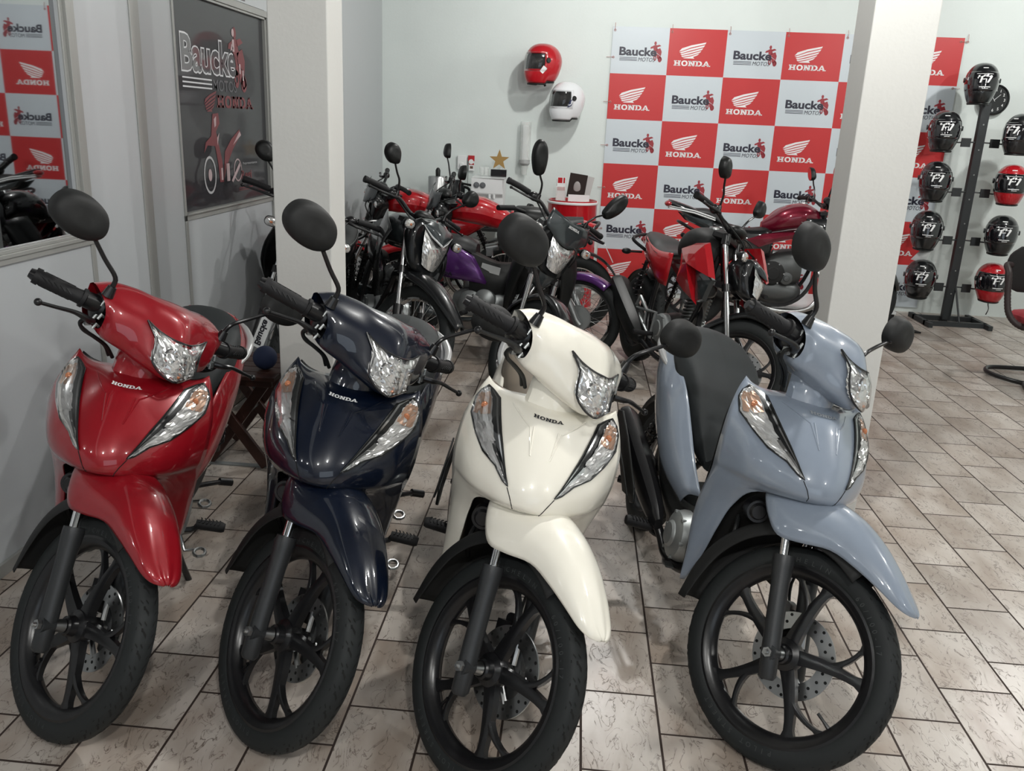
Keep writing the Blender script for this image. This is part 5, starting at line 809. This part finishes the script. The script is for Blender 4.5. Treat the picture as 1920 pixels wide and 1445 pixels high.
t = thing('coffee_maker', 'steel and black coffee maker at the left end of the counter', 'coffee maker', (-1.25, 7.80, .615)); b = MB(); b.lathe([(0, 0), (.085, 0), (.09, .02), (.09, .22), (.085, .23)], (0, 0, 0), (0, 0, 1), 28); b.build('base', BLKP, t); b = MB(); b.lathe([(.086, .23), (.086, .40), (.080, .41), (0, .41)], (0, 0, 0), (0, 0, 1), 28); b.build('tank', STEEL, t); b = MB(); b.lathe([(.02, .41), (.022, .46), (.012, .48), (0, .485)], (0, 0, 0), (0, 0, 1), 16); b.build('lid_knob', PLAS, t)
for z, m_, nm, lb, x in ((1.14, TWH, 'wall_socket', 'white wall socket with a plug and cord, left of the red tag', -1.075),): 
    t = thing(nm, lb, 'socket', (x, 8.09, z)); b = MB(); b.box((0, -.006, 0), (.085, .012, .125)); b.build('cover_plate', m_, t, bevel=.004); b = MB(); b.cyl((.0, -.012, -.02), (.0, -.035, -.02), .020, .016, 16); b.build('plug', TWH, t); b = MB(); b.tube([(0, -.03, -.03), (.002, -.03, -.10), (.0, -.02, -.25), (.01, -.04, -.42)], .004, 8, smooth=4); b.build('cord', TWH, t)
t = thing('wall_tag', 'red and white key tag holder on the back wall right of the socket', 'tag', (-.99, 8.09, 1.15)); b = MB(); b.box((0, -.008, .03), (.06, .012, .05)); b.build('tag_holder', REDC, t, bevel=.002); b = MB(); b.cyl((0, -.006, .0), (0, -.016, .0), .022, n=20); b.box((.004, -.010, -.045), (.05, .008, .07)); b.build('card', TWH, t); b = MB(); b.box((.004, -.0152, -.02), (.046, .001, .014)); b.build('card_stripe', REDC, t); b = MB(); b.box((.004, -.0152, -.05), (.028, .001, .022)); b.build('card_picture', mat('brown_print', (.10, .05, .03), .5), t); b = MB(); b.tube([(-.027, -.012, .01), (-.028, -.012, -.22)], .0022, 6); b.build('lanyard', PLAS, t)
t = thing('cup_dispenser', 'clear tube cup dispenser mounted on the back wall above the purifier', 'dispenser', (-.50, 8.03, 1.10)); b = MB(); b.lathe([(.048, .06), (.050, .42), (.046, .42), (.044, .06)], (0, 0, 0), (0, 0, 1), 28); b.build('tube', FROST, t); b = MB(); b.box((0, .045, .24), (.05, .03, .3)); b.build('bracket', TWH, t); b = MB(); b.lathe([(.050, .09), (.052, .06), (.034, .04), (.030, .05), (.046, .09)], (0, 0, 0), (0, 0, 1), 28); b.build('mouth', mat('grey_plastic', (.35, .36, .36), .4), t)
b = MB(); b.lathe([(.026, 0), (.034, .10), (.031, .10), (.024, .004), (0, .004)], (0, 0, 0), (0, 0, 1), 20); o = tag(b.build('plastic_cup', FROST), 'clear plastic cup hanging from the mouth of the wall dispenser', 'cup'); o.location = (-.50, 8.03, 1.055)
t = thing('oil_drum', 'glossy red steel drum with a white rim, left of the backdrop', 'drum', (-.04, 7.52, 0)); b = MB(); pr_ = [(0, .005), (.21, .005), (.218, .0), (.218, .02), (.212, .03), (.212, .29), (.222, .30), (.222, .32), (.212, .33), (.212, .59), (.222, .60), (.222, .62), (.212, .63), (.212, .86), (.216, .875)]; b.lathe(pr_, (0, 0, 0), (0, 0, 1), 56); b.build('body', REDC, t); b = MB(); b.lathe([(.213, .868), (.219, .872), (.220, .884), (.214, .89), (.206, .884)], (0, 0, 0), (0, 0, 1), 56); b.build('rim_ring', TWH, t); b = MB(); b.lathe([(0, .882), (.19, .882), (.20, .90), (.207, .90), (.208, .88)], (0, 0, 0), (0, 0, 1), 56); b.build('lid', REDC, t)
t = thing('leaflet_holder', 'clear holder with red and white leaflets on the drum, left one', 'leaflet holder', (-.145, 7.52, .886)); b = MB(); b.box((0, -.02, .06), (.085, .004, .12)); b.box((0, .02, .09), (.085, .004, .18)); b.box((0, 0, .003), (.085, .045, .006)); b.build('holder', FROST, t, flat=True); b = MB(); b.box((0, 0, .10), (.07, .012, .19), mi=0); b.box((0, -.0065, .17), (.06, .001, .045), mi=1); b.box((0, -.0065, .10), (.066, .001, .03), mi=1); b.box((.012, -.0072, .17), (.008, .001, .045), mi=0); b.build('leaflets', [TWH, REDC], t, flat=True)
t = thing('brochure_stand', 'white stand with dark motorcycle brochures on the red drum', 'brochure stand', (.01, 7.50, .886)); b = MB(); b.box((0, -.03, .035), (.18, .006, .05)); b.box((0, 0, .006), (.18, .07, .006)); b.box((-.06, -.02, .003), (.01, .08, .006)); b.box((.06, -.02, .003), (.01, .08, .006)); b.build('holder', TWH, t, flat=True)
bc = MB(); R_ = Rx(-.2); bc.box((-.02, .0, .13), (.15, .012, .20), R_ @ Ry(.12), 0); bc.build('brochure', mat('brochure_cover', (.022, .014, .012), .65, spec=.15), t, flat=True); bc = MB(); bc.box((.06, .01, .12), (.09, .008, .19), R_ @ Ry(.2), 0); bc.build('brochure', mat('pale_brochure', (.30, .28, .27), .3), t, flat=True); bc = MB(); bc.ball((-.02, -.012, .12), (.03, .004, .05), 12, 8); bc.box((-.02, -.012, .07), (.08, .002, .03), R_); bc.build('cover_picture', MATS['pale_brochure'], t)
# black platform and mat by the right pillar
t = thing('display_platform', 'low black display platform with a white top edge under the backdrop, behind the right pillar', 'platform', (2.0, 7.55, 0)); b = MB(); b.box((0, 0, .06), (1.36, .62, .12)); b.build('deck', PLASM, t, flat=True); b = MB(); b.box((0, -.01, .131), (1.37, .64, .022)); b.build('top_edge', TWH, t, flat=True)
t = thing('floor_mat', 'pointed black floor mat with a yellow band at the foot of the helmet stand', 'mat', (2.6, 7.35, 0)); b = MB(); b.prism([(-.35, .30), (.10, .30), (.26, -.26), (-.35, -.26)], lambda x, y, h: Vector((x, y, h)), .012); b.build('mat_base', PLASM, t, flat=True); b = MB(); b.prism([(-.35, .16), (.11, .16), (.08, .28), (-.35, .28)], lambda x, y, h: Vector((x, y, .012 + h)), .001); b.build('yellow_band', mat('yellow_print', (.35, .24, .05), .6), t, flat=True); b = MB(); b.merge(wing(), lambda p: Vector((-.06 + p.x * .16, -.16 + p.y * .14, .0125))); b.build('printed_mark', WHITE, t, flat=True)
# ---------------------------------------------------------------- office chair at the right edge
t = thing('visitor_chair', 'black and red sled-base visitor chair cut off by the right edge', 'chair', (3.15, 5.85, 0)); rel = lambda L_: [(x - 3.15, y - 5.85, z) for x, y, z in L_]
b = MB(); b.tube(rel([(3.62, 6.04, .018), (3.20, 6.04, .018), (2.97, 6.035, .018), (2.89, 5.98, .018), (2.86, 5.88, .018), (2.89, 5.76, .018), (3.0, 5.62, .018), (3.25, 5.60, .018), (3.60, 5.60, .018)]), .0145, 12, smooth=5); b.build('sled_base', BLK, t)
b = MB(); b.tube(rel([(2.98, 5.64, .018), (2.93, 5.50, .02), (2.95, 5.40, .06), (3.05, 5.42, .20), (3.10, 5.50, .38)]), .0135, 12, smooth=4); b.build('leg', BLK, t)
b = MB(); b.loft([[(x - 3.15, y - 5.85, z + dz) for x, y, dz in ((3.12 - w_, 5.62, 0), (3.12 - w_ * .9, 5.40, 0), (3.12 + w_ * .9, 5.40, 0), (3.12 + w_, 5.62, 0), (3.12 + w_ * .9, 5.88, 0), (3.12 - w_ * .9, 5.88, 0))] for z, w_ in ((.385, .17), (.40, .205), (.43, .215), (.455, .20), (.462, .12))], 2, 4); b.build('seat', mat('red_upholstery', (.28, .02, .03), .6), t)
b = MB(); b.loft([[(x - 3.15, y - 5.85, z) for x, y in ((3.12 - w_, 5.965), (3.12, 5.945), (3.12 + w_, 5.965), (3.12 + w_ * .9, 6.0), (3.12, 6.01), (3.12 - w_ * .9, 6.0))] for z, w_ in ((.56, .14), (.60, .215), (.70, .235), (.80, .225), (.86, .16))], 3, 4); b.build('backrest', PLASM, t)
b = MB(); pth = [Vector(p) for p in rel([(2.90, 5.95, .74), (2.84, 5.88, .745), (2.815, 5.78, .70), (2.815, 5.74, .56), (2.83, 5.70, .45), (2.90, 5.66, .385), (3.05, 5.64, .37)])]; P_ = [cr(pth, k / 12) for k in range(12 * 6 + 1)]; b.tube(P_, [.021 if k % 2 else .0185 for k in range(len(P_))], 12); b.build('armrest', mat('dark_ribbed_rubber', (.022, .012, .012), .55), t)
b = MB(); b.box((-.03, .02, .50), (.05, .02, .22)); b.build('back_support', BLK, t)
# ---------------------------------------------------------------- folding wooden stool with a blue ball
WD = mat('dark_red_wood', (.045, .016, .011), .4, bump=('noise', 30, .15)); t = thing('folding_stool', 'small dark wooden folding table with crossed legs, between the red and navy motorcycles', 'stool', (-1.43, 3.60, 0))
for k in range(5): b = MB(); b.box((0, -.16 + .08 * k, .422), (.40, .074, .018)); b.build('slat', WD, t, bevel=.002)
for y in (-.17, .17):
    b = MB(); b.box((0, y, .398), (.36, .022, .032)); b.build('rail', WD, t, bevel=.002)
    for sx in (-1, 1): b = MB(); yy = y * .82 + .012 * sx; d = Vector((.30 * sx, 0, .40)); b.box((0, yy, .197), (.045, .022, .46), Ry(.62 * sx)); b.build('leg', WD, t, bevel=.002)
b = MB(); b.cyl((0, -.16, .2), (0, .16, .2), .008, n=8); b.build('pivot', STEEL, t)
b = MB(); b.ball((0, 0, 0), .052, 32, 20); o = tag(b.build('ball', mat('blue_rubber', (.012, .022, .065), .75)), 'dark blue rubber ball resting on the wooden stool', 'ball'); o.location = (-1.312, 3.53, .431 + .052)
b = MB(); xbox(b, -1.80, -1.19, 3.445, 3.475, 0, .006); struct(b.build('trim_5', ALU, flat=True))
# ---------------------------------------------------------------- the four scooters, posed on their side stands
BIKES = [
 ('dark red step-through motorcycle, leftmost in the front row, beside the grey partition', (-1.309, 2.028), -79.1, -12.6, 44.6, RED, PLAS, dict(badge='w')),
 ('navy blue step-through motorcycle standing in front of the left white pillar', (-.748, 2.079), -89.5, -12.7, 44.0, NAVY, PLAS, dict(badge='w')),
 ('cream white step-through motorcycle between the navy one and the blue-grey one', (-.217, 2.009), -89.6, -12.5, 42.1, CREAM, mat('beige_brown_plastic', (.20, .17, .135), .45), dict(badge='b', seat=mat('beige_brown_vinyl', (.17, .142, .11), .55))),
 ('pale blue-grey step-through motorcycle, rightmost in the front row, before the right pillar', (.475, 2.159), -80.7, -13.4, 37.5, GREY, PLAS, dict(badge='w', badgemat=mat('silver_badge', (.5, .52, .54), .3, .6)))]
for a in BIKES: biz(*a)
